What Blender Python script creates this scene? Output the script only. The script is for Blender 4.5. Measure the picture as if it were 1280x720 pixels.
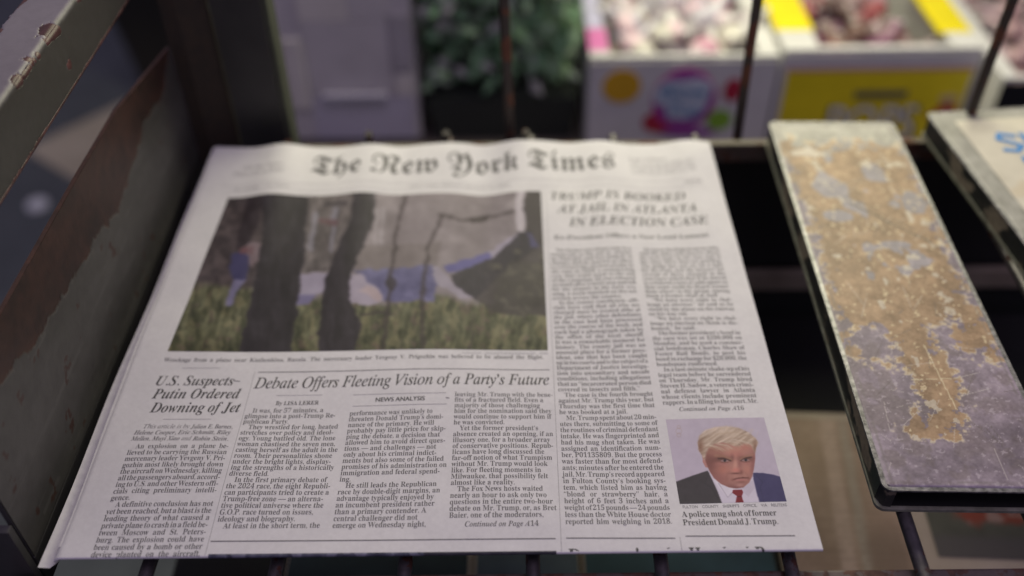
import bpy, bmesh, math, random
import numpy as np
from mathutils import Vector, Matrix

# ------------------------------------------------------------------ camera, world, lights, exposure
S = bpy.context.scene
COL = S.collection
for o in list(bpy.data.objects):
    bpy.data.objects.remove(o)

def make_camera():
    p, y, r = 0.74145439, -0.00205556, 0.01289585          # pitch down, yaw, roll
    fwd = Vector((math.sin(y)*math.cos(p), math.cos(y)*math.cos(p), -math.sin(p)))
    right = Vector((math.cos(y), -math.sin(y), 0.0))
    down = fwd.cross(right)
    R = right*math.cos(r) + down*math.sin(r)
    D = -right*math.sin(r) + down*math.cos(r)
    cam = bpy.data.cameras.new('camera')
    cam.lens = 33.963
    cam.sensor_width = 36
    cam.clip_start = 0.01
    cam.clip_end = 200
    cam.dof.use_dof = True
    cam.dof.focus_distance = 0.410
    cam.dof.aperture_fstop = 3.2
    cam.dof.aperture_blades = 9
    o = bpy.data.objects.new('camera', cam)
    m = Matrix((R, -D, -fwd)).transposed().to_4x4()
    m.translation = Vector((0.03187529, -0.20930444, 0.33360392))
    o.matrix_world = m
    COL.objects.link(o)
    S.camera = o
make_camera()

world = bpy.data.worlds.new('World')
S.world = world
world.use_nodes = True
bg = world.node_tree.nodes['Background']
bg.inputs['Color'].default_value = (0.76, 0.68, 1.0, 1)
bg.inputs['Strength'].default_value = 0.24

def area(name, loc, target, size, energy, color, size_y=None):
    l = bpy.data.lights.new(name, 'AREA')
    l.energy = energy
    l.color = color
    l.size = size
    if size_y:
        l.shape = 'RECTANGLE'
        l.size_y = size_y
    o = bpy.data.objects.new(name, l)
    o.location = loc
    o.rotation_euler = (Vector(target)-Vector(loc)).to_track_quat('-Z', 'Y').to_euler()
    COL.objects.link(o)
    return o
# the open street behind the photographer, and the stand's own warm strip light over the back
area('street_daylight', (0.30, -0.22, 1.30), (0.05, 0.08, 0), 0.8, 4.6, (0.89, 0.71, 1.0))
area('stand_light', (0.16, 0.70, 0.42), (0.10, 0.46, -0.06), 0.7, 6.4, (1.0, 0.98, 0.68), 0.2)

S.view_settings.view_transform = 'Standard'
S.view_settings.look = 'None'
S.view_settings.exposure = 0.0
S.view_settings.gamma = 1.0

# ------------------------------------------------------------------ helpers
rng = np.random.default_rng(7)
random.seed(5)

def lin(r, g, b):
    f = lambda c: (c/255/12.92 if c/255 <= 0.04045 else ((c/255+0.055)/1.055)**2.4)
    return (f(r), f(g), f(b))
def lin_arr(a):
    a = np.clip(a, 0, 255)/255.0
    return np.where(a <= 0.04045, a/12.92, ((a+0.055)/1.055)**2.4)

def hash2(ix, iy, seed):
    h = (ix.astype(np.int64)*374761393 + iy.astype(np.int64)*668265263 + seed*2147483647) & 0xffffffff
    h = ((h ^ (h >> 13))*1274126177) & 0xffffffff
    h = h ^ (h >> 16)
    return (h & 0xffff)/65535.0
def vnoise(x, y, seed=0):
    ix = np.floor(x); iy = np.floor(y)
    fx = x-ix; fy = y-iy
    fx = fx*fx*(3-2*fx); fy = fy*fy*(3-2*fy)
    a = hash2(ix, iy, seed); b = hash2(ix+1, iy, seed)
    c = hash2(ix, iy+1, seed); d = hash2(ix+1, iy+1, seed)
    return (a*(1-fx)+b*fx)*(1-fy) + (c*(1-fx)+d*fx)*fy
def fbm(x, y, seed=0, octv=4):
    t = 0; amp = 0.5; tot = 0
    for k in range(octv):
        t = t + amp*vnoise(x*2**k, y*2**k, seed+k*17); tot += amp; amp *= 0.55
    return t/tot
def sstep(a, b, x):
    t = np.clip((x-a)/(b-a), 0, 1)
    return t*t*(3-2*t)

def inpoly(x, y, poly):
    ins = np.zeros(x.shape, bool)
    n = len(poly)
    for i in range(n):
        x0, y0 = poly[i]; x1, y1 = poly[(i+1) % n]
        if y0 == y1:
            continue
        c = (y0 > y) != (y1 > y)
        ins ^= c & (x < (x1-x0)*(y-y0)/(y1-y0)+x0)
    return ins
def segdist(x, y, pts):
    d = np.full(x.shape, 1e9)
    for (x0, y0), (x1, y1) in zip(pts[:-1], pts[1:]):
        dx, dy = x1-x0, y1-y0
        t = np.clip(((x-x0)*dx+(y-y0)*dy)/(dx*dx+dy*dy+1e-9), 0, 1)
        d = np.minimum(d, np.hypot(x-x0-t*dx, y-y0-t*dy))
    return d

def blend(img, mask, col, k=1.0):
    m = (mask.astype(float)*k)[..., None]
    return img*(1-m)+np.array(col, float)*m
def blur(a, n=1):
    for _ in range(n):
        p = np.pad(a, ((1, 1), (1, 1))+((0, 0),)*(a.ndim-2), mode='edge')
        a = (p[:-2, 1:-1]+p[2:, 1:-1]+p[1:-1, :-2]+p[1:-1, 2:]+2*p[1:-1, 1:-1])/6
    return a
def link(name, me, parent=None, mat=None):
    o = bpy.data.objects.new(name, me)
    COL.objects.link(o)
    if mat is not None:
        me.materials.append(mat)
    if parent is not None:
        o.parent = parent
    return o
def thing(name, label, cat, loc=(0, 0, 0), group=None, rz=0.0):
    o = bpy.data.objects.new(name, None)
    o.empty_display_size = 0.02
    o.location = loc
    o.rotation_euler = (0, 0, rz)
    COL.objects.link(o)
    o['label'] = label
    o['category'] = cat
    if group:
        o['group'] = group
    return o
def tag(o, label, cat, group=None):
    o['label'] = label
    o['category'] = cat
    if group:
        o['group'] = group
    return o
def structure(o):
    o['kind'] = 'structure'
    return o

class MB:
    """collects shapes into one mesh"""
    def __init__(self):
        self.bm = bmesh.new()
    def box(self, x0, x1, y0, y1, z0, z1, bevel=0.0, seg=2):
        r = bmesh.ops.create_cube(self.bm, size=1.0)
        vs = r['verts']
        for v in vs:
            v.co = Vector((x0+(v.co.x+.5)*(x1-x0), y0+(v.co.y+.5)*(y1-y0), z0+(v.co.z+.5)*(z1-z0)))
        if bevel > 0:
            es = list({e for v in vs for e in v.link_edges})
            bmesh.ops.bevel(self.bm, geom=es, offset=bevel, segments=seg, affect='EDGES', profile=0.6)
        return self
    def prism(self, poly, axis, a, b):
        """polygon in the two other axes, extruded along axis from a to b"""
        def P(u, v, w):
            return {'x': (w, u, v), 'y': (u, w, v), 'z': (u, v, w)}[axis]
        A = [self.bm.verts.new(P(u, v, a)) for u, v in poly]
        B = [self.bm.verts.new(P(u, v, b)) for u, v in poly]
        n = len(poly)
        self.bm.faces.new(A); self.bm.faces.new(B[::-1])
        for i in range(n):
            self.bm.faces.new((A[i], B[i], B[(i+1) % n], A[(i+1) % n]))
        bmesh.ops.recalc_face_normals(self.bm, faces=self.bm.faces[:])
        return self
    def tube(self, pts, r, seg=12, wob=0.0):
        rings = []
        n = len(pts)
        for i, p in enumerate(pts):
            p = Vector(p)
            d = (Vector(pts[min(i+1, n-1)])-Vector(pts[max(i-1, 0)])).normalized()
            up = Vector((0, 0, 1)) if abs(d.z) < 0.9 else Vector((0, 1, 0))
            a = d.cross(up).normalized(); b = a.cross(d).normalized()
            rr = (r[i] if isinstance(r, (list, tuple)) else r)*(1+random.uniform(-wob, wob))
            rings.append([self.bm.verts.new(p+(a*math.cos(2*math.pi*k/seg)+b*math.sin(2*math.pi*k/seg))*rr) for k in range(seg)])
        for A, B in zip(rings[:-1], rings[1:]):
            for k in range(seg):
                self.bm.faces.new((A[k], A[(k+1) % seg], B[(k+1) % seg], B[k]))
        self.bm.faces.new(rings[0][::-1]); self.bm.faces.new(rings[-1])
        bmesh.ops.recalc_face_normals(self.bm, faces=self.bm.faces[:])
        return self
    def ball(self, c, r, sq=(1, 1, 1), sub=2, jit=0.0):
        res = bmesh.ops.create_icosphere(self.bm, subdivisions=sub, radius=r)
        for v in res['verts']:
            k = 1+random.uniform(-jit, jit)
            v.co = Vector((v.co.x*sq[0]*k, v.co.y*sq[1]*k, v.co.z*sq[2]*k))+Vector(c)
        return self
    def build(self, name, mat, parent=None, smooth=False):
        me = bpy.data.meshes.new(name)
        self.bm.to_mesh(me)
        self.bm.free()
        if smooth:
            me.polygons.foreach_set('use_smooth', [True]*len(me.polygons))
            try:
                me.set_sharp_from_angle(angle=math.radians(40))
            except Exception:
                pass
        return link(name, me, parent, mat)

# ------------------------------------------------------------------ materials
def newmat(name):
    m = bpy.data.materials.new(name)
    m.use_nodes = True
    nt = m.node_tree
    return m, nt, nt.nodes['Principled BSDF']
def N(nt, t, **kw):
    n = nt.nodes.new(t)
    for k, v in kw.items():
        setattr(n, k, v)
    return n
def noise_node(nt, scale, detail=4, rough=0.6, coord='Object', dist=0.0):
    tc = N(nt, 'ShaderNodeTexCoord')
    n = N(nt, 'ShaderNodeTexNoise')
    n.inputs['Scale'].default_value = scale
    n.inputs['Detail'].default_value = detail
    n.inputs['Roughness'].default_value = rough
    n.inputs['Distortion'].default_value = dist
    nt.links.new(tc.outputs[coord], n.inputs['Vector'])
    return n
def ramp(nt, src, stops):
    r = N(nt, 'ShaderNodeValToRGB')
    e = r.color_ramp.elements
    while len(e) < len(stops):
        e.new(0.5)
    for el, (p, c) in zip(e, stops):
        el.position = p
        el.color = (*c, 1) if len(c) == 3 else c
    nt.links.new(src, r.inputs['Fac'])
    return r
def bump(nt, src, bsdf, strength, dist):
    b = N(nt, 'ShaderNodeBump')
    b.inputs['Strength'].default_value = strength
    b.inputs['Distance'].default_value = dist
    nt.links.new(src, b.inputs['Height'])
    nt.links.new(b.outputs['Normal'], bsdf.inputs['Normal'])
def mix(nt, fac, a, b):
    m = N(nt, 'ShaderNodeMix', data_type='RGBA')
    for sock, v in ((m.inputs['Factor'], fac), (m.inputs['A'], a), (m.inputs['B'], b)):
        if hasattr(v, 'is_output') or isinstance(v, bpy.types.NodeSocket):
            nt.links.new(v, sock)
        else:
            sock.default_value = v if isinstance(v, float) else (*v, 1)
    return m.outputs['Result']

def mat_mottled(name, c0, c1, scale=60, rough=0.6, metal=0.0, bstr=0.2, bdist=0.0004, detail=5):
    m, nt, b = newmat(name)
    n = noise_node(nt, scale, detail)
    r = ramp(nt, n.outputs['Fac'], [(0.32, c0), (0.68, c1)])
    nt.links.new(r.outputs['Color'], b.inputs['Base Color'])
    b.inputs['Roughness'].default_value = rough
    b.inputs['Metallic'].default_value = metal
    if bstr:
        n2 = noise_node(nt, scale*6, 3)
        bump(nt, n2.outputs['Fac'], b, bstr, bdist)
    return m
def mat_vcol(name, rough=0.7, bump_scale=None, bstr=0.2, bdist=0.0002, spec=0.3, rough_attr=None):
    m, nt, b = newmat(name)
    a = N(nt, 'ShaderNodeVertexColor', layer_name='Col')
    nt.links.new(a.outputs['Color'], b.inputs['Base Color'])
    b.inputs['Roughness'].default_value = rough
    b.inputs['Specular IOR Level'].default_value = spec
    if bump_scale:
        n = noise_node(nt, bump_scale, 3)
        bump(nt, n.outputs['Fac'], b, bstr, bdist)
    return m

def mat_painted(name, paint0, paint1, rust0, rust1, thr=0.62, scale=40, rough=0.55, streak=(1, 1, 1)):
    """old paint with irregular chips showing rusty steel"""
    m, nt, b = newmat(name)
    tc = N(nt, 'ShaderNodeTexCoord')
    mp = N(nt, 'ShaderNodeMapping')
    mp.inputs['Scale'].default_value = streak
    nt.links.new(tc.outputs['Object'], mp.inputs['Vector'])
    n1 = N(nt, 'ShaderNodeTexNoise'); n1.inputs['Scale'].default_value = scale
    n1.inputs['Detail'].default_value = 7; n1.inputs['Roughness'].default_value = 0.62
    nt.links.new(mp.outputs['Vector'], n1.inputs['Vector'])
    fac = ramp(nt, n1.outputs['Fac'], [(thr, (0, 0, 0)), (thr+0.02, (1, 1, 1))])
    n2 = noise_node(nt, scale*2.5, 4)
    pr = ramp(nt, n2.outputs['Fac'], [(0.3, paint0), (0.7, paint1)])
    n3 = noise_node(nt, scale*5, 5)
    rr = ramp(nt, n3.outputs['Fac'], [(0.3, rust0), (0.7, rust1)])
    c = mix(nt, fac.outputs['Color'], pr.outputs['Color'], rr.outputs['Color'])
    nt.links.new(c, b.inputs['Base Color'])
    rg = ramp(nt, fac.outputs['Color'], [(0, (rough,)*3), (1, (0.85,)*3)])
    nt.links.new(rg.outputs['Color'], b.inputs['Roughness'])
    bump(nt, n3.outputs['Fac'], b, 0.25, 0.0005)
    return m

def mat_edge_rust(name, axis, lo, hi, amp, inv=False, paint0=(0.02,)*3, paint1=(0.03,)*3,
                  rust0=(0.03, 0.012, 0.008), rust1=(0.08, 0.03, 0.018), rough=0.5, nscale=55, spots=0.74):
    """painted sheet whose paint is worn to rust in a ragged strip along one edge (a coordinate of the object)"""
    m, nt, b = newmat(name)
    tc = N(nt, 'ShaderNodeTexCoord')
    sx = N(nt, 'ShaderNodeSeparateXYZ')
    nt.links.new(tc.outputs['Object'], sx.inputs['Vector'])
    n1 = noise_node(nt, nscale, 8, 0.65)
    ma = N(nt, 'ShaderNodeMath', operation='SUBTRACT'); ma.inputs[1].default_value = 0.5
    nt.links.new(n1.outputs['Fac'], ma.inputs[0])
    mb = N(nt, 'ShaderNodeMath', operation='MULTIPLY_ADD'); mb.inputs[1].default_value = amp
    nt.links.new(ma.outputs[0], mb.inputs[0])
    nt.links.new(sx.outputs[axis], mb.inputs[2])
    mr = N(nt, 'ShaderNodeMapRange')
    mr.inputs['From Min'].default_value = lo; mr.inputs['From Max'].default_value = hi
    if inv:
        mr.inputs['To Min'].default_value = 1; mr.inputs['To Max'].default_value = 0
    nt.links.new(mb.outputs[0], mr.inputs['Value'])
    n4 = noise_node(nt, 34, 7, 0.6)
    sp = ramp(nt, n4.outputs['Fac'], [(spots, (0, 0, 0)), (spots+0.015, (1, 1, 1))])
    mx = N(nt, 'ShaderNodeMath', operation='MAXIMUM')
    nt.links.new(mr.outputs['Result'], mx.inputs[0]); nt.links.new(sp.outputs['Color'], mx.inputs[1])
    n2 = noise_node(nt, 30, 5)
    pr = ramp(nt, n2.outputs['Fac'], [(0.3, paint0), (0.7, paint1)])
    n3 = noise_node(nt, 160, 6)
    rr = ramp(nt, n3.outputs['Fac'], [(0.3, rust0), (0.7, rust1)])
    c = mix(nt, mx.outputs[0], pr.outputs['Color'], rr.outputs['Color'])
    nt.links.new(c, b.inputs['Base Color'])
    rg = ramp(nt, mx.outputs[0], [(0, (rough,)*3), (1, (0.8,)*3)])
    nt.links.new(rg.outputs['Color'], b.inputs['Roughness'])
    hh = N(nt, 'ShaderNodeMath', operation='MULTIPLY_ADD'); hh.inputs[1].default_value = -1.0
    nt.links.new(mx.outputs[0], hh.inputs[0]); nt.links.new(n3.outputs['Fac'], hh.inputs[2])
    bump(nt, hh.outputs[0], b, 0.35, 0.0006)
    return m

M = {}
M['dark_paint'] = mat_mottled('dark_paint', (0.020, 0.020, 0.018), (0.034, 0.033, 0.030), 30, 0.5)
M['rod'] = mat_painted('rod_steel', (0.060, 0.054, 0.056), (0.11, 0.098, 0.105), (0.05, 0.022, 0.018), (0.11, 0.045, 0.03), 0.56, 90, 0.42)
M['rod'].node_tree.nodes['Principled BSDF'].inputs['Metallic'].default_value = 0.55
M['rust_rod'] = mat_painted('rusty_rod', (0.022, 0.016, 0.012), (0.035, 0.024, 0.018), (0.07, 0.026, 0.012), (0.12, 0.045, 0.02), 0.52, 60, 0.6)
M['rail'] = mat_painted('rail_steel', (0.07, 0.052, 0.048), (0.11, 0.08, 0.07), (0.05, 0.025, 0.02), (0.12, 0.06, 0.04), 0.5, 70, 0.6)
M['back_rail'] = mat_painted('back_rail_steel', (0.06, 0.045, 0.032), (0.09, 0.066, 0.05), (0.06, 0.025, 0.012), (0.1, 0.045, 0.02), 0.55, 50, 0.6)
M['black'] = mat_mottled('shade_black', (0.004,)*3, (0.008,)*3, 20, 0.85)  # near-black standing for shade under the rack and inside the bars
M['panel'] = mat_edge_rust('worn_panel', 2, 0.0605, 0.0612, 0.007, paint0=(0.035, 0.034, 0.033), paint1=(0.06, 0.057, 0.056),
                           rust0=(0.028, 0.012, 0.009), rust1=(0.075, 0.03, 0.02), rough=0.45, spots=0.80)
M['bar'] = mat_edge_rust('worn_bar', 2, 0.1342, 0.1346, 0.006, paint0=(0.055, 0.055, 0.048), paint1=(0.085, 0.083, 0.074), rough=0.5,
                         rust0=(0.06, 0.02, 0.02), rust1=(0.14, 0.05, 0.045), spots=0.72)
M['bar_top'] = mat_edge_rust('worn_bar_top', 0, -0.1893, -0.1887, 0.006, inv=True, paint0=(0.16, 0.145, 0.155), paint1=(0.22, 0.20, 0.215), rough=0.45,
                             rust0=(0.05, 0.02, 0.02), rust1=(0.12, 0.05, 0.05), spots=0.70)
M['post'] = mat_edge_rust('corner_steel', 0, -0.1405, -0.1395, 0.010, inv=True, paint0=(0.022, 0.023, 0.020), paint1=(0.036, 0.037, 0.032),
                          rust0=(0.016, 0.012, 0.007), rust1=(0.032, 0.020, 0.010), rough=0.6)

# ------------------------------------------------------------------ the setting
pm = mat_mottled('pavement_asphalt', (0.075, 0.085, 0.088), (0.105, 0.118, 0.122), 14, 0.7)
mb = MB(); mb.box(-14, 14, -12, 16, -0.75, -0.70)
structure(mb.build('pavement', pm))

# ------------------------------------------------------------------ the display rack
rack = thing('display_rack', 'rusty dark steel newsstand rack of rods and worn painted side panels', 'rack', (0, 0.15, -0.02))
def rk(mb, name, mat, smooth=False):
    o = mb.build(name, mat, None, smooth)
    o.parent = rack
    o.matrix_parent_inverse = Matrix.Translation((0, -0.15, 0.02))
    return o
ROD_R = 0.0029
ROD_Z = -0.0109
rod_x = [-0.1168+0.0517*k for k in range(-0, 13)]
for k, x in enumerate(rod_x):
    x1 = x + 0.006
    pts = []
    for t in np.linspace(0, 1, 26):
        pts.append((x+(x1-x)*t+0.0003*math.sin(9*t+k), -0.009+t*0.316, ROD_Z+0.0002*math.sin(7*t+2*k)))
    rk(MB().tube(pts, ROD_R, 14, 0.012), 'shelf_rod', M['rod'], True)
# front rail under the rod ends, back rail and lower rail
rk(MB().box(-0.175, 0.56, -0.0200, 0.0008, -0.0320, -0.0150, 0.0012), 'front_rail', M['rail'])
rk(MB().box(-0.158, 0.56, 0.3045, 0.3110, -0.0290, -0.0155, 0.0012), 'back_rail', M['back_rail'])
rk(MB().box(-0.150, 0.56, 0.308, 0.314, -0.146, -0.128, 0.002), 'lower_rail', mat_mottled('lower_rail_paint', (0.20, 0.16, 0.12), (0.30, 0.25, 0.19), 30, 0.6))
rk(MB().box(-0.158, 0.56, 0.3175, 0.3210, -0.26, -0.0300), 'back_shade_sheet', M['black'])  # added sheet, its black paints the shade in the gap below the rail
# upright rods at the back
for (x, xt) in ((0.0310, 0.0250), (0.1735, 0.1685), (0.3158, 0.3155)):
    pts = [(x+(xt-x)*t, 0.3015-0.001*t+0.0004*math.sin(8*t), -0.0085+t*0.21) for t in np.linspace(0, 1, 20)]
    rk(MB().tube(pts, 0.0030, 14, 0.02), 'back_rod', M['rust_rod'], True)
# hooked ends of the shelf rods seen over the top of the paper
for x in (-0.058, -0.0095, 0.0405):
    rk(MB().tube([(x, 0.3035, -0.012), (x, 0.3038, -0.006), (x+0.0004, 0.3025, -0.0028)], 0.0024, 12, 0.02), 'rod_tip', M['rust_rod'], True)
# left side: sheet panel with a worn top edge, upper angle bar, corner angle post, front post flange

rk(MB().box(-0.1690, -0.1648, 0.0085, 0.298, -0.0320, -0.0122, 0.0006), 'bottom_rail', M['dark_paint'])
rk(MB().prism([(-0.1660, 0.2998), (-0.1572, 0.2998), (-0.1405, 0.3068), (-0.1405, 0.3092), (-0.166, 0.3092)], 'z', -0.034, 0.20), 'corner_post', M['post'])
mbp = MB().box(-0.1392, -0.1096, 0.3040, 0.3068, -0.034, 0.20, 0.0004)
rk(mbp, 'corner_plate', M['dark_paint'])
rk(MB().box(-0.1104, -0.1070, 0.3072, 0.3240, -0.034, 0.20, 0.0004), 'plate_edge', mat_mottled('plate_edge_paint', (0.04, 0.045, 0.03), (0.06, 0.065, 0.045), 40, 0.6))
rk(MB().box(-0.2000, -0.1652, 0.0040, 0.0078, -0.034, 0.0125, 0.0005), 'front_flange', M['panel'])

# ------------------------------------------------------------------ lower shelf and the papers lying on it
shelf = MB().box(-0.168, 0.62, -0.02, 0.30, -0.176, -0.166).build('lower_shelf', M['black'])  # shade under the rods put into the board's black colour
tag(shelf, 'board under the rods carrying papers and magazines, painted black as shade', 'shelf')

newsprint_c = (0.60, 0.55, 0.47)
def flat_print(name, x0, x1, y0, y1, z, paint, parent, mat, step=0.002):
    nx = max(2, int((x1-x0)/step)); ny = max(2, int((y1-y0)/step))
    xs = np.linspace(x0, x1, nx+1); ys = np.linspace(y0, y1, ny+1)
    X, Y = np.meshgrid(xs, ys)
    V = np.stack([X.ravel(), Y.ravel(), np.full(X.size, z)], 1)
    return grid_obj(name, V, nx, ny, paint(X, Y).reshape(-1, 3), parent, mat)
def grid_obj(name, V, nx, ny, cols, parent, mat, smooth=True):
    idx = np.arange((nx+1)*(ny+1)).reshape(ny+1, nx+1)
    F = np.stack([idx[:-1, :-1].ravel(), idx[:-1, 1:].ravel(), idx[1:, 1:].ravel(), idx[1:, :-1].ravel()], 1)
    me = bpy.data.meshes.new(name)
    me.vertices.add(len(V)); me.vertices.foreach_set('co', V.astype(np.float32).ravel())
    me.loops.add(F.size); me.loops.foreach_set('vertex_index', F.astype(np.int32).ravel())
    me.polygons.add(len(F))
    me.polygons.foreach_set('loop_start', np.arange(0, F.size, 4, dtype=np.int32))
    me.update(calc_edges=True)
    if smooth:
        me.polygons.foreach_set('use_smooth', np.ones(len(F), bool))
    if cols is not None:
        ca = me.color_attributes.new('Col', 'FLOAT_COLOR', 'POINT')
        c4 = np.ones((len(V), 4), np.float32); c4[:, :3] = cols
        ca.data.foreach_set('color', c4.ravel())
    me.update()
    return link(name, me, parent, mat)
M['sheet'] = mat_vcol('worn_sheet_paint', 0.48, 220, 0.25, 0.0004, 0.4)
PT = [(0.0085, 0.0778), (0.0578, 0.0775), (0.15, 0.0767), (0.2084, 0.0751), (0.2643, 0.0666), (0.298, 0.0612)]
py_, pz_ = zip(*PT)
rk(MB().prism([(0.0085, -0.012), (0.298, -0.012)]+PT[::-1], 'x', -0.1672, -0.1652), 'side_panel', M['panel'])
def rk2(o):
    o.parent = rack
    o.matrix_parent_inverse = Matrix.Translation((0, -0.15, 0.02))
    return o
def panel_face():
    ny, nz = 420, 130
    Y, T = np.meshgrid(np.linspace(0.0090, 0.2975, ny+1), np.linspace(0, 1, nz+1))
    top = np.interp(Y, py_, pz_)-0.0002
    Z = -0.0118+(top+0.0118)*T
    low = np.interp(Y, [.0085, .0409, .0745, .1207, .1328, .1485, .1733, .1999, .2142, .2393, .2653, .2944],
                    [.062, .0598, .0498, .0444, .045, .0426, .0388, .0431, .0472, .0492, .0468, .0615])
    n = fbm(Y*60, Z*60, 201, 5); n2 = fbm(Y*220, Z*220, 205, 4); n3 = fbm(Y*14, Z*40, 207, 4)
    col = np.array([66, 64, 62.])+(n3[..., None]-0.5)*26+(n2[..., None]-0.5)*12
    # scuffs along the sheet and greasy darker smears
    sc = (fbm(Y*12, Z*420, 211, 3) > 0.68)*(n > 0.45)
    col = blend(col, sc, [84, 82, 80], 0.5)
    sm = sstep(0.55, 0.75, fbm(Y*9+Z*12, Z*20, 213, 4))
    col = blend(col, sm, [50, 47, 45], 0.6)
    d = Z-low+0.012*(n-0.5)+0.006*(n2-0.5)
    r = sstep(0.0, 0.0006, d)
    rc = np.array([48, 30, 26.])+(n[..., None]-0.5)*np.array([34, 20, 15])+(n2[..., None]-0.5)*np.array([26, 18, 14])
    rc = blend(rc, sstep(0.006, 0.0, d)*(n > 0.5), [66, 40, 30], 0.5)
    col = col*(1-r[..., None])+rc*r[..., None]
    ed = np.exp(-((d+0.0004)/0.0004)**2)*(n2 > 0.5)
    col = blend(col, ed, [96, 90, 86], 0.5)
    sp = (fbm(Y*130, Z*130, 217, 4) > 0.76)
    col = blend(col, sp*(1-r), [60, 40, 34], 0.8)
    bend = 0.0004*(n3-0.5)-0.00025*r
    V = np.stack([-0.1648+bend, Y, Z], -1).reshape(-1, 3)
    rk2(grid_obj('panel_face', V, ny, nz, lin_arr(col).reshape(-1, 3), None, M['sheet']))
panel_face()
def upper_bar():
    prof = [(-0.1650, z) for z in np.linspace(0.1102, 0.1360, 70)]
    prof += [(-0.1662+0.0012*math.cos(a), 0.1360+0.0012*math.sin(a)) for a in np.linspace(0.15, math.pi/2, 10)]
    prof += [(x, 0.1372) for x in np.linspace(-0.1664, -0.1862, 60)]
    prof = np.array(prof)
    ny = 720
    ys = np.linspace(-0.10, 0.33, ny+1)
    ds = np.concatenate([[0], np.cumsum(np.hypot(*np.diff(prof, axis=0).T))])
    Y, Sg = np.meshgrid(ys, ds)
    corner = 0.0262
    X = np.repeat(prof[:, 0][:, None], ny+1, 1); Z = np.repeat(prof[:, 1][:, None], ny+1, 1)
    n = fbm(Y*90, Sg*90, 231, 5); n2 = fbm(Y*300, Sg*300, 233, 4); n3 = fbm(Y*10, Sg*30, 237, 4)
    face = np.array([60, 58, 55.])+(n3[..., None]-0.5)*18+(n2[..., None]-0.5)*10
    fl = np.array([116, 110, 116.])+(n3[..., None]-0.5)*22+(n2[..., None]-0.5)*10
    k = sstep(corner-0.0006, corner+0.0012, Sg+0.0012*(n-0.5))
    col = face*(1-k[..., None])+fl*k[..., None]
    # paint chips along the bend, bare ragged outer edge
    chip = np.zeros(Y.shape)
    for yc, sc, ry, rs in ((0.1695, corner+0.0010, 0.0062, 0.0030), (0.1640, corner+0.0002, 0.003, 0.0012), (0.1515, corner, 0.0022, 0.0010), (0.1305, corner+0.0006, 0.0038, 0.0014),
                           (0.1420, corner-0.0002, 0.0035, 0.0007), (0.1370, corner-0.0001, 0.002, 0.0008), (0.206, corner+0.0002, 0.004, 0.001),
                           (0.236, corner, 0.006, 0.002), (0.09, corner, 0.008, 0.002), (0.05, corner, 0.012, 0.003)):
        chip = np.maximum(chip, (np.hypot((Y-yc)/ry, (Sg-sc)/rs)+2.2*(n-0.5)+1.3*(n2-.5) < 1))
    outer = ds[-1]
    chip = np.maximum(chip, (outer-Sg) < 0.0006+0.0055*np.clip(n-0.40, 0, 1)+0.002*(n2-.5))
    chip = np.maximum(chip, (Sg < 0.0004+0.003*np.clip(n-0.52, 0, 1)))
    chip = np.maximum(chip, fbm(Y*110, Sg*110, 241, 4) > 0.81)
    cc = np.array([74, 44, 44.])+(n2[..., None]-0.5)*np.array([60, 40, 38])
    col = col*(1-chip[..., None])+cc*chip[..., None]
    soft = blur(chip.astype(float), 3)*(1-chip)
    col = blend(col, np.clip(soft*1.6, 0, 1)*(n2 > 0.42), [150, 142, 146], 0.55)
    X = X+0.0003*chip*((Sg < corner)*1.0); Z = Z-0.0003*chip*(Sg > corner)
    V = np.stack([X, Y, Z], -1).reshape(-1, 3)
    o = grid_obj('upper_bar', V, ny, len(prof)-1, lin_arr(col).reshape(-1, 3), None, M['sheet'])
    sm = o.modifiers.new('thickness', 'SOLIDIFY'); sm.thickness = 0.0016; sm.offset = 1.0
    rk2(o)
upper_bar()
M['print'] = mat_vcol('printed_ink', 0.62, 900, 0.10, 0.0001, 0.25)
M['gloss_print'] = mat_vcol('glossy_print', 0.35, None, spec=0.5)
M['old_paper'] = mat_mottled('stacked_newsprint', (0.40, 0.33, 0.25), (0.50, 0.42, 0.33), 25, 0.85)

def low_paper(name, label, cat, x0, x1, y0, y1, z0, z1, mat, paint=None, pr=None, rz=0.0, group=None):
    cx, cy = (x0+x1)/2, (y0+y1)/2
    t = thing(name, label, cat, (cx, cy, z0), group, rz)
    w, d = (x1-x0)/2, (y1-y0)/2
    n = max(2, int((z1-z0)/0.003))
    b = MB()
    for k in range(n):
        a = z0+(z1-z0)*k/n - z0; c = (z1-z0)*(k+0.93)/n
        j = random.uniform(-.0012, .0012)
        b.box(-w+j, w+j, -d+j, d+j, a, c, 0.0006, 1)
    b.build('page_block', mat, t)
    if paint:
        for (nm, px0, px1, py0, py1, fn) in paint:
            flat_print(nm, px0-cx, px1-cx, py0-cy, py1-cy, z1-z0+0.0003, lambda X, Y, f=fn: f(X+cx, Y+cy), t, M['print'])
    return t
def paint_text_col(X, Y):
    n = fbm(X*40, Y*40, 3, 4)
    c = np.array([172, 148, 128.])+(n[..., None]-0.5)*34
    c = blend(c, sstep(0.006, 0.003, np.abs(X-0.222-0.06*(Y-0.1))), [204, 180, 164], 0.75)
    c = blend(c, sstep(0.004, 0.002, np.abs(X-0.232-0.06*(Y-0.1))), [176, 166, 150], 0.7)
    c = blend(c, sstep(0.014, 0.008, np.abs(X-0.244))*sstep(0.11, 0.09, Y), [126, 108, 92], 0.6)
    row = (np.floor(Y/0.0022) % 2)*(hash2(np.floor(X/0.0022), np.floor(Y/0.0022), 3) > 0.3)
    c = blend(c, row, [120, 102, 86], 0.22)
    return lin_arr(c)
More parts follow.
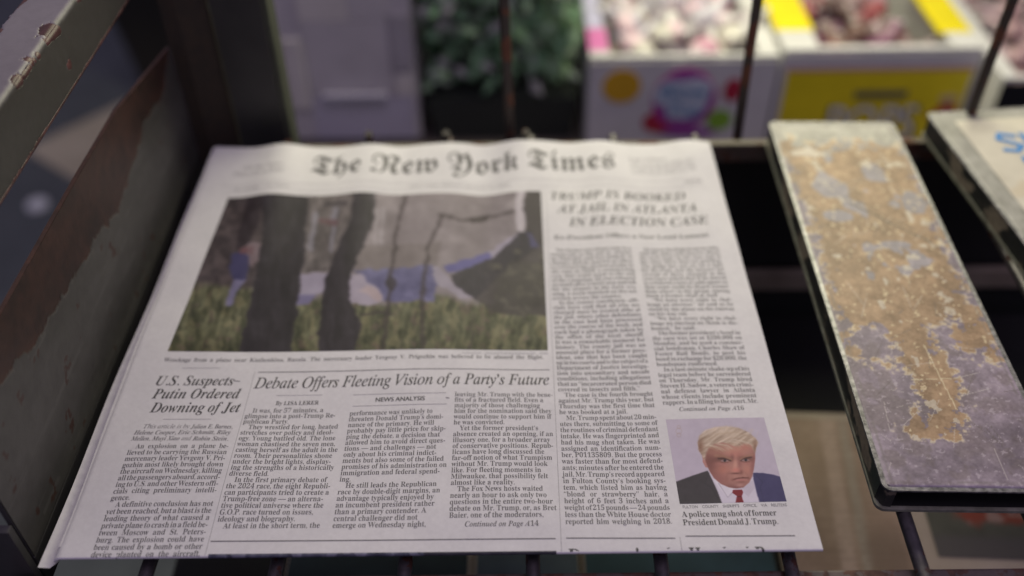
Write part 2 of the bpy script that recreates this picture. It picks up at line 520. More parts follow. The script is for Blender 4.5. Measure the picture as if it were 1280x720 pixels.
def paint_redgreen(X, Y):
    g = np.array(lin(92, 92, 80)); r = np.array(lin(140, 72, 56)); p = np.array(lin(160, 132, 120)); k = np.array(lin(92, 88, 84))
    n = fbm(X*60, Y*60, 9)
    c = g*(0.7+0.6*n[..., None])
    m = sstep(0.14, 0.10, np.abs(Y-0.116)*10+0.15*n)*sstep(.285, .295, X)
    c = c*(1-m[..., None])+r*m[..., None]
    m2 = sstep(0.55, 0.62, fbm(X*90, Y*120, 4))*m
    c = c*(1-m2[..., None])+p*m2[..., None]
    m3 = sstep(0.104, 0.097, Y)
    c = c*(1-m3[..., None])+k*m3[..., None]
    return c
low_paper('newspaper_stack', 'tan folded newspapers on the lower shelf under the chipped metal bars', 'newspaper', 0.187, 0.47, 0.03, 0.19, -0.166, -0.150,
          M['old_paper'], [('printed_columns', 0.191, 0.262, 0.036, 0.184, paint_text_col), ('printed_picture', 0.272, 0.40, 0.086, 0.150, paint_redgreen)], rz=-0.06)
def flatc(c, k=0.25, sc=80, seed=1):
    c = np.array(lin(*c))
    return lambda X, Y: c*(1-k+2*k*fbm(X*sc, Y*sc, seed)[..., None])
mags = [('teal covered magazine on the lower shelf below the newspaper photo', -0.10, 0.005, (50, 62, 66), (40, 60, 64)),
        ('blue grey magazine on the lower shelf below the middle of the newspaper', 0.008, 0.068, (88, 100, 106), (38, 44, 52)),
        ('deep teal magazine with white blocks on the lower shelf beside the tan newspapers', 0.070, 0.180, (50, 74, 80), (170, 168, 164))]
for lab, x0, x1, c, c2 in mags:
    low_paper('magazine', lab, 'magazine', x0, x1, 0.028, 0.20, -0.166, -0.156, M['old_paper'],
              [('cover', x0+.001, x1-.001, 0.029, 0.199, flatc(c, 0.3, 60, int(1000*abs(x0)))),
               ], group='magazines on the lower shelf')

# ------------------------------------------------------------------ lettering engine: built-in font glyphs as flat meshes
def code(style, ch):
    o = ord(ch)
    up = 'A' <= ch <= 'Z'; lo = 'a' <= ch <= 'z'; dg = '0' <= ch <= '9'
    if style == 'bold':
        return chr(0x1D400+o-65) if up else chr(0x1D41A+o-97) if lo else chr(0x1D7CE+o-48) if dg else ch
    if style == 'bi':
        return chr(0x1D468+o-65) if up else chr(0x1D482+o-97) if lo else chr(0x1D7CE+o-48) if dg else ch
    if style == 'it':
        if ch == 'h':
            return '\u210e'
        return chr(0x1D434+o-65) if up else chr(0x1D44E+o-97) if lo else chr(0x1D7CE+o-48) if dg else ch
    if style == 'frak':
        return chr(0x1D56C+o-65) if up else chr(0x1D586+o-97) if lo else ch
    return ch
GL = {}
def load_glyphs(need):
    objs = []
    def mk(s):
        cu = bpy.data.curves.new('glyph', 'FONT'); cu.body = s; cu.resolution_u = 3
        o = bpy.data.objects.new('glyph', cu); COL.objects.link(o); objs.append(o)
        return o
    ref = mk('||')
    pairs = {k: (mk(code(*k)), mk('|'+code(*k)+'|')) for k in sorted(need) if k[1] != ' '}
    dg = bpy.context.evaluated_depsgraph_get(); dg.update()
    def grab(o):
        e = o.evaluated_get(dg); me = e.to_mesh()
        v = np.empty(len(me.vertices)*3, np.float32); me.vertices.foreach_get('co', v)
        f = [tuple(p.vertices) for p in me.polygons]
        e.to_mesh_clear()
        return v.reshape(-1, 3)[:, :2].copy(), f
    rv, _ = grab(ref); rw = np.ptp(rv[:, 0])
    for k, (a, b) in pairs.items():
        v, f = grab(a); w, _ = grab(b)
        GL[k] = (v, f, float(np.ptp(w[:, 0])-rw))
    for o in objs:
        cu = o.data
        bpy.data.objects.remove(o); bpy.data.curves.remove(cu)

def set_line(text, style, size, u, v, width=None, xs=1.0, track=0.0, justify=True, shear=0.0):
    """one line of glyphs with its left end at (u, v) mm; returns (points mm, faces). width: exact width in mm"""
    sp = 0.25
    adv = [(sp if c == ' ' else GL[(style, c)][2]) for c in text]
    nat = (sum(adv)+track*(len(text)-1))*size*xs
    nsp = text.count(' ')
    extra = 0.0
    if width is not None:
        if justify and nsp:
            extra = (width-nat)/nsp
            lo, hi = -0.09*size, 0.75*size
            e2 = min(max(extra, lo), hi)
            xs = xs*(width-e2*nsp)/nat
            extra = e2
        else:
            xs = xs*width/nat
    P = []; F = []; x = 0.0; n0 = 0
    for c, a in zip(text, adv):
        if c == ' ':
            x += a*size*xs+extra
        else:
            gv, gf, _ = GL[(style, c)]
            q = np.empty_like(gv)
            q[:, 0] = u+x+(gv[:, 0]+shear*gv[:, 1])*size*xs
            q[:, 1] = v+gv[:, 1]*size
            P.append(q); F += [tuple(i+n0 for i in f) for f in gf]; n0 += len(gv)
            x += a*size*xs
        x += track*size*xs
    return np.concatenate(P), F
def merge(lines):
    P = []; F = []; n = 0
    for p, f in lines:
        P.append(p); F += [tuple(i+n for i in ff) for ff in f]; n += len(p)
    return np.concatenate(P), F

# ------------------------------------------------------------------ the newspaper
paper = thing('newspaper', 'folded broadsheet newspaper with a large crash photo lying on the rack rods', 'newspaper', (0, 0.14, -0.008))
def attach(o):
    o.parent = paper
    o.matrix_parent_inverse = Matrix.Translation((0, -0.14, 0.008))
    return o
W2 = 152.5      # half width, mm
TOP = 285.0
RF = 0.65        # fold radius
V0 = 1.0        # where the fold starts to turn down
UL = -147.5     # where the left spine starts to turn down
def top_wave(u, v):
    k = sstep(70, 285, v)**1.5
    w = (1.30*np.cos((u-137)*0.1296+0.15*np.sin(u*0.03))+0.45*np.sin(u*0.071+2.1+v*0.006)+0.30*np.sin(u*0.23+1.0))
    g = 0.55*np.sin(u*0.045+v*0.02)+0.22*np.sin(v*0.09+u*0.02)+0.9*(fbm(u*0.02+5, v*0.02, 31, 3)-0.5)
    lift = 1.2*sstep(235, 285, v)
    return k*w*0.95 + g*sstep(0, 25, v) + lift*(0.6+0.4*np.sin(u*0.03+1))
def warp(u, v, h=0.0):
    """page millimetres -> metres in the scene, h mm above the printed face"""
    u = np.asarray(u, float); v = np.asarray(v, float)
    x = u.copy(); y = v.copy(); z = top_wave(u, v)+h
    s = np.clip(V0-v, 0, None); a = np.minimum(s/RF, math.pi)
    rr = RF+h
    m = s > 0
    y = np.where(m, V0-rr*np.sin(a), y)
    z = np.where(m, z-h-RF+rr*np.cos(a), z)
    t = np.clip(s-RF*math.pi, 0, None)
    y = y+t
    s2 = np.clip(UL-u, 0, None); a2 = np.minimum(s2/4.2, math.pi*0.5)
    m2 = s2 > 0
    x = np.where(m2, UL-4.2*np.sin(a2), x)
    z = np.where(m2, z-4.2*(1-np.cos(a2)), z)
    return np.stack([x, y, z], -1)/1000.0

def paper_mat():
    m, nt, b = newmat('newsprint')
    n = noise_node(nt, 420, 5, 0.7)
    r = ramp(nt, n.outputs['Fac'], [(0.25, (0.570, 0.555, 0.560)), (0.75, (0.640, 0.625, 0.630))])
    # the faint grey of the print on the other side of the sheet
    n2 = noise_node(nt, 55, 3, 0.5)
    r2 = ramp(nt, n2.outputs['Fac'], [(0.35, (0.94, 0.94, 0.945)), (0.65, (1, 1, 1))])
    mx = N(nt, 'ShaderNodeMix', data_type='RGBA', blend_type='MULTIPLY')
    mx.inputs['Factor'].default_value = 1.0
    nt.links.new(r.outputs['Color'], mx.inputs['A']); nt.links.new(r2.outputs['Color'], mx.inputs['B'])
    nt.links.new(mx.outputs['Result'], b.inputs['Base Color'])
    b.inputs['Roughness'].default_value = 0.9
    b.inputs['Specular IOR Level'].default_value = 0.2
    n3 = noise_node(nt, 120, 6, 0.65)
    bump(nt, n3.outputs['Fac'], b, 0.18, 0.0006)
    return m
M['paper'] = paper_mat()
M['paper_edge'] = mat_mottled('page_edges', (0.50, 0.49, 0.49), (0.60, 0.585, 0.58), 200, 0.9)
ink, nt, b = newmat('ink')
nn = noise_node(nt, 1500, 2)
rr_ = ramp(nt, nn.outputs['Fac'], [(0.3, (0.030, 0.028, 0.030)), (0.7, (0.075, 0.070, 0.072))])
nt.links.new(rr_.outputs['Color'], b.inputs['Base Color']); b.inputs['Roughness'].default_value = 0.7
M['ink'] = ink
ink2, nt, b = newmat('body_ink')
nn = noise_node(nt, 1500, 2)
rr_ = ramp(nt, nn.outputs['Fac'], [(0.3, (0.085, 0.08, 0.085)), (0.7, (0.15, 0.145, 0.15))])
nt.links.new(rr_.outputs['Color'], b.inputs['Base Color']); b.inputs['Roughness'].default_value = 0.7
M['ink2'] = ink2
M['hair'] = mat_mottled('hairline_ink', (0.28, 0.27, 0.28), (0.34, 0.33, 0.34), 300, 0.8, bstr=0)

def page_sheet(name, us, vs, h, mat, du=0.0, dv=0.0, dz=0.0, wob=0):
    U, V = np.meshgrid(us, vs)
    P = warp(U.ravel(), V.ravel(), h)
    P[:, 0] += du/1000; P[:, 1] += dv/1000; P[:, 2] += dz/1000
    if wob:
        P[:, 0] += wob/1000*(fbm(V.ravel()*0.03, U.ravel()*0.0+wob, 3)-0.5)
    return attach(grid_obj(name, P, len(us)-1, len(vs)-1, None, None, mat))
us = np.concatenate([np.linspace(UL-4.0, UL, 9)[:-1], np.linspace(UL, W2, 200)])
vs = np.concatenate([np.linspace(V0-RF*math.pi+30*0-26, V0-RF*math.pi, 6)[:-1], np.linspace(V0-RF*math.pi, V0, 16)[:-1], np.linspace(V0, TOP, 190)])
page_sheet('front_page', us, vs, 0.0, M['paper'])
# inner leaves: each a sheet under the front page, a little out of step at the edges
for k in range(6):
    dz = -0.55-0.42*k
    us2 = np.linspace(-W2+2+0.2*k, W2-0.9+1.5*random.random(), 90)
    vs2 = np.linspace(6.0+0.5*k, TOP-0.6-1.4*random.random(), 90)
    U, V = np.meshgrid(us2, vs2)
    Zw = top_wave(U, V)*(1-0.07*k)
    P = np.stack([U+0.25*np.sin(V*0.05+k), V, Zw+dz], -1).reshape(-1, 3)/1000
    attach(grid_obj('inner_page', P, 89, 89, None, None, M['paper_edge']))
# the back half of the fold, sticking out along the left and ending in a pointed corner
ub = np.linspace(-158.5, W2-1.5, 60); vb = np.linspace(-0.4, TOP-3, 70)
U, V = np.meshgrid(ub, vb)
edge = -157.2+2.6*sstep(0, 285, V)+0.5*np.sin(V*0.05)
U2 = np.maximum(U, edge)
lift = 2.6*sstep(-150, -158, U2)*sstep(290, -10, V)
Vv = V-1.0*sstep(-150, -158, U2)*sstep(12, -2, V)
P = np.stack([U2, np.where(U2 > -151, np.maximum(Vv, 6.0), Vv), -6.4+lift+0.35*np.sin(V*0.04+U2*0.03)], -1).reshape(-1, 3)/1000
attach(grid_obj('back_page', P, 59, 69, None, None, M['paper_edge']))

# ---- what is printed on the front page
def lines_at(texts, u, w, v0, pitch, indent=2.8, ragged=(), last=()):
    out = []
    for i, t in enumerate(texts):
        ind = indent if t.startswith('>') else 0.0
        out.append((t.lstrip('>'), u+ind, v0-pitch*i, w-ind, i in ragged))
    return out
COL1 = [">An explosion on a plane be-", "lieved to be carrying the Russian", "mercenary leader Yevgeny V. Pri-", "gozhin most likely brought down",
        "the aircraft on Wednesday, killing", "all the passengers aboard, accord-", "ing to U.S. and other Western offi-", "cials citing preliminary intelli-", "gence.",
        ">A definitive conclusion has not", "yet been reached, but a blast is the", "leading theory of what caused a", "private plane to crash in a field be-",
        "tween Moscow and St. Peters-", "burg. The explosion could have", "been caused by a bomb or other", "device planted on the aircraft,"]
COL2 = [">It was, for 57 minutes, a", "glimpse into a post-Trump Re-", "publican Party.", ">They wrestled for long, heated", "stretches over policy and ideol-",
        "ogy. Young battled old. The lone", "woman chastised the seven men,", "casting herself as the adult in the", "room. Their personalities shone",
        "under the bright lights, display-", "ing the strengths of a historically", "diverse field.", ">In the first primary debate of", "the 2024 race, the eight Republi-",
        "can participants tried to create a", "Trump-free zone \u2014 an alterna-", "tive political universe where the", "G.O.P. race turned on issues,", "ideology and biography.", ">At least in the short term, the"]
COL3 = ["performance was unlikely to", "threaten Donald Trump\u2019s domi-", "nance of the primary. He will", "probably pay little price for skip-", "ping the debate, a decision that",
        "allowed him to avoid direct ques-", "tions \u2014 and challenges \u2014 not", "only about his criminal indict-", "ments but also some of the failed", "promises of his administration on",
        "immigration and federal spend-", "ing.", ">He still leads the Republican", "race by double-digit margins, an", "advantage typically enjoyed by", "an incumbent president rather",
        "than a primary contender. A", "central challenger did not", "emerge on Wednesday night,"]
COL4 = ["leaving Mr. Trump with the bene-", "fits of a fractured field. Even a", "majority of those challenging", "him for the nomination said they", "would continue to support him if",
        "he was convicted.", ">Yet the former president\u2019s", "absence created an opening, if an", "illusory one, for a broader array", "of conservative positions. Repub-", "licans have long discussed the",
        "far-off notion of what Trumpism", "without Mr. Trump would look", "like. For fleeting moments in", "Milwaukee, that possibility felt", "almost like a reality.",
        ">The Fox News hosts waited", "nearly an hour to ask only two", "questions in the entire two-hour", "debate on Mr. Trump, or, as Bret", "Baier, one of the moderators,"]
COLA = [">The former president rode in a", "motorcade to the jail in Atlanta", "on Thursday and was booked on", "charges that he had led an effort", "to overturn the election results in",
        "the state in 2020, a racketeering", "case that could reach to the end", "of the campaign. He was released", "on bond after a brief stop and left",
        "for the airport in the early eve-", "ning, a scene watched on live tel-", "evision across the country.", ">In the county courthouse, offi-", "cials have said that all who are",
        "charged must be treated alike at", "the jail, where other defendants", "in the case had been processed", "over the course of the week, and", "each had a photograph taken by", "the office of the local sheriff.",
        "It was a remarkable moment for", "history. The county jail was an", "unusual place for a former pres-", "ident, one that has been caught", "up in two courts and is the subject of a",
        "Department of Justice investiga-", "tion into unsanitary and unsafe", "conditions, including allegations", "that an \u201cincarcerated person died", "covered in insects and filth.\u201d",
        ">The case is the fourth brought", "against Mr. Trump this year, but", "Thursday was the first time that", "he was booked at a jail.", ">Mr. Trump spent about 20 min-", "utes there, submitting to some of",
        "the routines of criminal defendant", "intake. He was fingerprinted and", "had his mug shot taken. He was", "assigned an identification num-", "ber, P01135809. But the process", "was faster than for most defend-",
        "ants; minutes after he entered the", "jail, Mr. Trump\u2019s record appeared", "in Fulton County\u2019s booking sys-", "tem, which listed him as having", "\u201cblond or strawberry\u201d hair, a", "height of 6 feet 3 inches and a",
        "weight of 215 pounds \u2014 24 pounds", "less than the White House doctor", "reported him weighing in 2018."]
COLB = [">He spent the flight home in talks", "with his aides and lawyers about", "the next steps in the case and in", "the other three that are pending.", "The judge has not yet set a date",
        "for the trial, and the lawyers for", "several of those charged in the", "case have asked that it be moved", "to a federal court or split apart so", "that some could be heard sooner",
        "than others in the group, among", "them a former chief of staff.", ">\u201cWe have every right to chal-", "lenge an election,\u201d he said as he", "stood by the plane on the runway", "on his way out.",
        ">\u201cWe have every right to chal-", "lenge an election we think is dis-", "honest,\u201d he said.",
        ">The former president\u2019s bond in", "the case was set at $200,000 on", "Monday, and he used a commer-", "cial bondsman, Charles Shaw of", "Foster Bail Bonds, to post his", "bond in exchange for $20,000, the", "bondsman confirmed.",
        ">In a last-minute shake-up of his", "legal team before he surrendered", "on Thursday, Mr. Trump hired", "Steven H. Sadow, a veteran crimi-", "nal defense lawyer in Atlanta", "whose clients include prominent", "rappers. In a filing to the court, Mr."]
MAST = 'The New York Times'
B_ = []      # (part name, material, height, list of (text, style, size, u, v, width, justify))
BS = 3.8    # body size (mm per em)
XS = 0.815
def body(name, texts, u, w, v0, pitch, ragged_from=None, short=()):
    L = []
    for i, t in enumerate(texts):
        ind = 2.9 if t.startswith('>') else 0.0
        tt = t.lstrip('>')
        end = tt.endswith('.') or tt.endswith('\u201d')
        nx = texts[i+1] if i+1 < len(texts) else ''
        para_end = end and nx.startswith('>')
        rag = ragged_from is not None or para_end
        L.append((tt, 'bold', BS, u+ind, v0-pitch*i, (None if rag else w-ind), True))
    B_.append((name, M['ink2'], 0.06, L))
body('story_column', COL1, -136.0, 43.2, 53.9, 3.325)
body('story_column', COL2, -89.4, 43.0, 74.5, 3.22, ragged_from=0)
body('story_column', COL3, -42.4, 43.0, 72.0, 3.27, ragged_from=0)
body('story_column', COL4, 4.6, 43.2, 81.5, 3.23, ragged_from=0)
body('story_column', COLA, 51.7, 43.2, 183.5, 3.402)
body('story_column', COLB, 98.6, 43.0, 183.0, 3.347)
B_.append(('masthead', M['ink'], 0.06, [(MAST, 'frak', 25.5, -87.8, 256.6, 181.0, False)]))
B_.append(('headline', M['ink'], 0.06, [('U.S. Suspects', 'bi', 8.6, -134.6, 90.8, 36.4, False), ('Putin Ordered', 'bi', 8.6, -133.6, 82.8, 39.6, False), ('Downing of Jet', 'bi', 8.6, -132.4, 74.6, 40.2, False)]))
B_.append(('headline', M['ink'], 0.06, [('Debate Offers Fleeting Vision of a Party\u2019s Future', 'it', 9.6, -88.4+q*0.13, 88.9+q*0.05, 136.5, False) for q in range(2)]))
B_.append(('headline', M['ink'], 0.06, [('TRUMP IS BOOKED', 'bi', 10.6, 53.0, 228.2, 77.6, False), ('AT JAIL IN ATLANTA', 'bi', 10.6, 57.4, 216.5, 77.8, False), ('IN ELECTION CASE', 'bi', 10.6, 63.2, 204.6, 76.6, False)]))
B_.append(('subheadline', M['ink'], 0.06, [('Ex-President Offers a New Loud Lament', 'bold', 5.0, 54.2, 193.4, 83.6, False)]))
B_.append(('byline', M['ink2'], 0.06, [('This article is by', 'it', 3.5, -133.0, 65.2, 20.6, False), ('Julian E. Barnes,', 'bi', 3.5, -111.6, 65.0, 18.4, False),
     ('Helene Cooper, Eric Schmitt, Riley', 'bi', 3.5, -135.9, 61.7, 42.4, False), ('Mellen, Muyi Xiao', 'bi', 3.5, -136.2, 58.3, 21.2, False), ('and', 'it', 3.5, -114.2, 58.2, 4.2, False), ('Robin Stein.', 'bi', 3.5, -109.2, 58.1, 15.6, False)]))
B_.append(('byline', M['ink'], 0.06, [('By LISA LERER', 'bold', 3.3, -76.8, 78.9, 19.6, False)]))
B_.append(('byline', M['ink'], 0.06, [('NEWS ANALYSIS', 'sans', 3.5, -31.6, 79.4, 22.6, False), ('NEWS ANALYSIS', 'sans', 3.5, -31.42, 79.43, 22.6, False)]))
B_.append(('continued_line', M['ink2'], 0.06, [('Continued on Page A14', 'bi', 3.6, 11.1, 12.7, 29.9, False)]))
B_.append(('continued_line', M['ink2'], 0.06, [('Continued on Page A16', 'bi', 3.5, 105.5, 71.8, 29.1, False)]))
B_.append(('picture_caption', M['ink2'], 0.06, [('Wreckage from a plane near Kuzhenkino, Russia. The mercenary leader Yevgeny V. Prigozhin was believed to be aboard the flight.', 'bold', 3.7, -134.2, 105.6, 180.0, True)]))
B_.append(('picture_credit', M['hair'], 0.06, [('ALEXANDER ZEMLIANICHENKO/ASSOCIATED PRESS', 'sans', 1.8, 7.0, 108.6, 41.0, True)]))
B_.append(('picture_credit', M['ink2'], 0.06, [('FULTON COUNTY SHERIFF\u2019S OFFICE, VIA REUTERS', 'sans', 2.0, 100.1, 20.9, 42.6, True)]))
B_.append(('picture_caption', M['ink'], 0.06, [('A police mug shot of former', 'bold', 4.15, 99.3, 16.6, 38.4, True), ('President Donald J. Trump.', 'bold', 4.15, 99.1, 12.6, 38.5, True)]))
B_.append(('edition_box', M['hair'], 0.06, [('\u201cAll the News', 'bold', 5.2, -130, 262.5, 26, False), ('That\u2019s Fit to Print\u201d', 'bold', 5.2, -133, 256.5, 32, False)]))
B_.append(('edition_box', M['hair'], 0.06, [('Late Edition', 'bold', 4.6, 102, 267.5, 22, False), ('Today, clouds and sun, humid, show-', 'bold', 2.9, 102, 263.6, 38, True), ('ers or storms, high 84. Tonight, part-', 'bold', 2.9, 102, 260.4, 38, True),
     ('ly cloudy, low 72. Tomorrow, clouds', 'bold', 2.9, 102, 257.2, 38, True), ('and sun, high 86. Weather map, A19.', 'bold', 2.9, 102, 254.0, 38, True)]))
for dl in (('VOL. CLXXII . . . No. 59,891', 'bold', 3.0, -131, 242.3, 34, False), ('NEW YORK, FRIDAY, AUGUST 25, 2023', 'bold', 3.2, -28, 242.3, 58, False), ('$4.00', 'bold', 3.6, 131.6, 242.6, 10, False)):
    B_.append(('date_line', M['hair'], 0.06, [dl]))
B_.append(('headline', M['ink'], 0.06, [('Dreams in Al', 'bold', 12.4, 52.2, -6.2, 41, False)]))
B_.append(('headline', M['ink'], 0.06, [('Hundred P', 'bold', 12.4, 99.6, -6.2, 30, False)]))

need = set()
for _, _, _, L in B_:
    for l in L:
        need |= {(l[1], c) for c in l[0]}
need |= {('sans', c) for c in 'POPSBlowopTHE'}
load_glyphs(need)
def mesh_of(P3, F):
    me = bpy.data.meshes.new('lettering')
    me.from_pydata(P3.tolist(), [], F)
    me.update()
    return me
for name, mat, h, L in B_:
    parts = []
    for (t, st, sz, u, v, w, j) in L:
        parts.append(set_line(t, st, sz, u, v, w, xs=XS if sz < 4 else 1.0, justify=j))
    P, F = merge(parts)
    me = mesh_of(warp(P[:, 0], P[:, 1], h), F)
    me.name = name
    attach(link(name, me, None, mat))

def rule(pts, wmm, mat=None, h=0.07, name='rule_line'):
    """a printed rule between two points of the page"""
    (u0, v0), (u1, v1) = pts
    n = max(2, int(math.hypot(u1-u0, v1-v0)/1.5))
    t = np.linspace(0, 1, n+1)
    d = np.array([u1-u0, v1-v0]); d = d/np.linalg.norm(d); nrm = np.array([-d[1], d[0]])*wmm/2
    A = np.stack([u0+(u1-u0)*t, v0+(v1-v0)*t], 1)
    Q = np.concatenate([A-nrm, A+nrm])
    attach(grid_obj(name, warp(Q[:, 0], Q[:, 1], h), n, 1, None, None, mat or M['hair']))
rule([(-88.3, 98.9), (48.3, 98.4)], 0.45, M['ink2'])
rule([(-124.5, 101.6), (-106.7, 101.6)], 0.25)
rule([(-125.5, 70.5), (-103.9, 70.4)], 0.25)
rule([(-77.5, 84.6), (-56.1, 84.5)], 0.25)
rule([(-41.9, 84.0), (0.6, 83.6)], 0.28)
rule([(-41.5, 77.3), (1.2, 77.0)], 0.28)
rule([(-90.0, 7.4), (47.5, 6.8)], 0.5, M['ink2'])
rule([(51.7, 7.0), (95.1, 6.5)], 0.5, M['ink2'])
rule([(99.3, 7.4), (142.9, 7.0)], 0.5, M['ink2'])
rule([(-89.9, 99.5), (-90.9, -2.0)], 0.22)
rule([(50.9, 236.0), (49.6, -2.0)], 0.22)
rule([(97.0, 7.0), (97.0, -2.0)], 0.22)
rule([(-136, 246.6), (142, 247.2)], 0.25)
rule([(-136, 240.2), (142, 240.4)], 0.25)
# a small printed tick above the headline, and one speck
rule([(-98.8, 93.6), (-95.6, 93.2)], 0.5, M['ink2'], 0.08, 'ink_mark')
rule([(0.6, 80.7), (2.2, 80.4)], 0.5, M['ink2'], 0.08, 'ink_mark')

# ---- printed pictures: painted per point of a fine grid
def homog(src, dst):
    A = []
    for (x, y), (X, Y) in zip(src, dst):
        A.append([x, y, 1, 0, 0, 0, -X*x, -X*y, -X]); A.append([0, 0, 0, x, y, 1, -Y*x, -Y*y, -Y])
    return np.linalg.svd(np.array(A))[2][-1].reshape(3, 3)
def print_picture(name, corners_uv, sketch, nx, ny, paint, h=0.05):
    """corners_uv: tl, tr, br, bl on the page; sketch: the same corners in the drawing's own units"""
    a = np.linspace(0, 1, nx+1); bb = np.linspace(0, 1, ny+1)
    A, Bq = np.meshgrid(a, bb)
    tl, tr, br, bl = [np.array(c, float) for c in corners_uv]
    UV = ((1-A)*(1-Bq))[..., None]*tl+(A*(1-Bq))[..., None]*tr+(A*Bq)[..., None]*br+((1-A)*Bq)[..., None]*bl
    H = homog([(0, 0), (1, 0), (1, 1), (0, 1)], sketch)
    w = H[2, 0]*A+H[2, 1]*Bq+H[2, 2]
    X = (H[0, 0]*A+H[0, 1]*Bq+H[0, 2])/w; Y = (H[1, 0]*A+H[1, 1]*Bq+H[1, 2])/w
    img = paint(X, Y, A, Bq)
    P = warp(UV[..., 0].ravel(), UV[..., 1].ravel(), h)
    return attach(grid_obj(name, P, nx, ny, lin_arr(img).reshape(-1, 3), None, M['print']))

def paint_crash(X, Y, A, B):
    X = X+22*(fbm(X*0.03, Y*0.03, 301, 4)-0.5)+7*(fbm(X*0.11, Y*0.11, 303, 3)-0.5)
    Y = Y+18*(fbm(X*0.03, Y*0.03, 305, 4)-0.5)+7*(fbm(X*0.11, Y*0.11, 307, 3)-0.5)
    n = fbm(X*0.03, Y*0.03, 3, 5); n2 = fbm(X*0.012, Y*0.02, 8, 4)
    img = np.ones(X.shape+(3,))*np.array([134, 126, 124.]) + (n2[..., None]-0.5)*46
    # pale building at the top right, dark wood at the left
    img = blend(img, inpoly(X, Y, [(150, 40), (335, 40), (330, 330), (20, 560), (20, 300)]), [74, 66, 62])
    lf = inpoly(X, Y, [(150, 40), (480, 40), (470, 320), (20, 560)])
    img = img+lf[..., None]*(fbm(X*0.05, Y*0.05, 12, 4)[..., None]-0.5)*np.array([70, 62, 55])
    img = blend(img, inpoly(X, Y, [(465, 55), (640, 55), (600, 200), (560, 300), (440, 310)]), [104, 98, 92])
    mm = inpoly(X, Y, [(465, 55), (640, 55), (600, 200), (560, 300), (440, 310)])
    img = img+mm[..., None]*(fbm(X*0.06, Y*0.035, 22, 4)[..., None]-0.5)*np.array([110, 104, 100])
    for pts, wd, c in [([(500, 120), (480, 230)], 9, (140, 140, 150)), ([(560, 110), (548, 240)], 8, (138, 138, 150)), ([(530, 90), (590, 92)], 8, (60, 56, 56)), ([(520, 140), (560, 150)], 10, (100, 66, 66))]:
        img = blend(img, segdist(X, Y, pts) < wd, c, 0.7)
    for x in (693, 712):
        img = blend(img, segdist(X, Y, [(x, 105), (x-4, 215)]) < 4, (165, 160, 160), 0.8)
    img = blend(img, inpoly(X, Y, [(640, 225), (900, 215), (880, 300), (620, 320)]), [112, 104, 96], 0.55)
    # field of grass
    gt = 395+14*np.sin(X*0.02)+18*(fbm(X*0.05, Y*0.0, 44)-0.5)
    gt = np.where(X < 440, 375-(440-X)*0.12, gt)
    g = sstep(-14, 14, Y-gt)
    st = fbm(X*0.10+Y*0.02, Y*0.022, 51, 4); st2 = fbm(X*0.22, Y*0.05, 61, 3)
    grass = np.array([92, 97, 62.])+(st[..., None]-0.5)*np.array([125, 118, 90])+(st2[..., None]-0.5)*np.array([90, 85, 60])
    grass = grass - (sstep(470, 570, Y)*14)[..., None]
    img = img*(1-g[..., None])+grass*g[..., None]
    yl = g*(fbm(X*0.07, Y*0.03, 71) > 0.62)
    img = blend(img, yl, [150, 142, 92], 0.45)
    pk = g*(fbm(X*0.06, Y*0.035, 75) > 0.66)
    img = blend(img, pk, [112, 86, 78], 0.5)
    # person in a blue jacket at the left
    img = blend(img, inpoly(X, Y, [(262, 212), (325, 215), (322, 260), (300, 290), (262, 262)]), [142, 124, 124], 0.8)
    img = blend(img, inpoly(X, Y, [(228, 246), (262, 240), (290, 258), (284, 300), (270, 332), (236, 330), (222, 290)]), [60, 60, 100])
    img = blend(img, inpoly(X, Y, [(236, 328), (270, 330), (244, 370), (226, 412), (212, 408), (220, 360)]), [122, 120, 152])
    img = blend(img, np.hypot((X-268)/16, (Y-238)/13) < 1, [116, 78, 78])
    img = blend(img, np.hypot((X-296)/12, (Y-240)/14) < 1, [112, 80, 80], 0.7)
    img = blend(img, inpoly(X, Y, [(285, 60), (335, 60), (318, 150), (290, 215), (236, 235), (260, 150)]), [44, 37, 38], 0.9)
    # the wreck: pale and blue fuselage, tail standing up at the right
    img = blend(img, inpoly(X, Y, [(447, 310), (540, 308), (535, 372), (495, 378), (470, 400), (436, 404)]), [158, 152, 168])
    img = blend(img, inpoly(X, Y, [(440, 372), (500, 376), (470, 405), (434, 405)]), [120, 116, 152])
    img = blend(img, inpoly(X, Y, [(604, 318), (650, 318), (722, 388), (690, 408), (598, 408)]), [166, 158, 170])
    img = blend(img, inpoly(X, Y, [(660, 350), (716, 384), (700, 400), (640, 370)]), [190, 168, 160], 0.7)
    img = blend(img, inpoly(X, Y, [(616, 306), (740, 296), (872, 288), (892, 330), (874, 404), (725, 400), (655, 326)]), [98, 98, 138])
    bl = inpoly(X, Y, [(616, 306), (872, 288), (892, 330), (874, 404), (725, 400), (655, 326)])
    img = img+bl[..., None]*(fbm(X*0.035, Y*0.05, 91, 4)[..., None]-0.5)*60
    img = blend(img, inpoly(X, Y, [(868, 290), (898, 294), (924, 336), (1004, 392), (962, 390), (884, 346)]), [156, 150, 160])
    img = blend(img, inpoly(X, Y, [(905, 290), (1000, 262), (1060, 236), (1062, 262), (960, 305), (920, 312)]), [94, 92, 150])
    img = blend(img, inpoly(X, Y, [(1050, 236), (1140, 184), (1150, 196), (1066, 256)]), [158, 152, 166])
    img = blend(img, inpoly(X, Y, [(926, 322), (1070, 256), (1146, 184), (1180, 180), (1216, 226), (1120, 300), (1010, 396), (940, 350)]), [52, 48, 54])
    img = blend(img, blur(inpoly(X, Y, [(1010, 396), (1110, 290), (1216, 222), (1260, 236), (1260, 440), (1120, 446), (1060, 424)]).astype(float), 5), [62, 57, 54], 0.85)
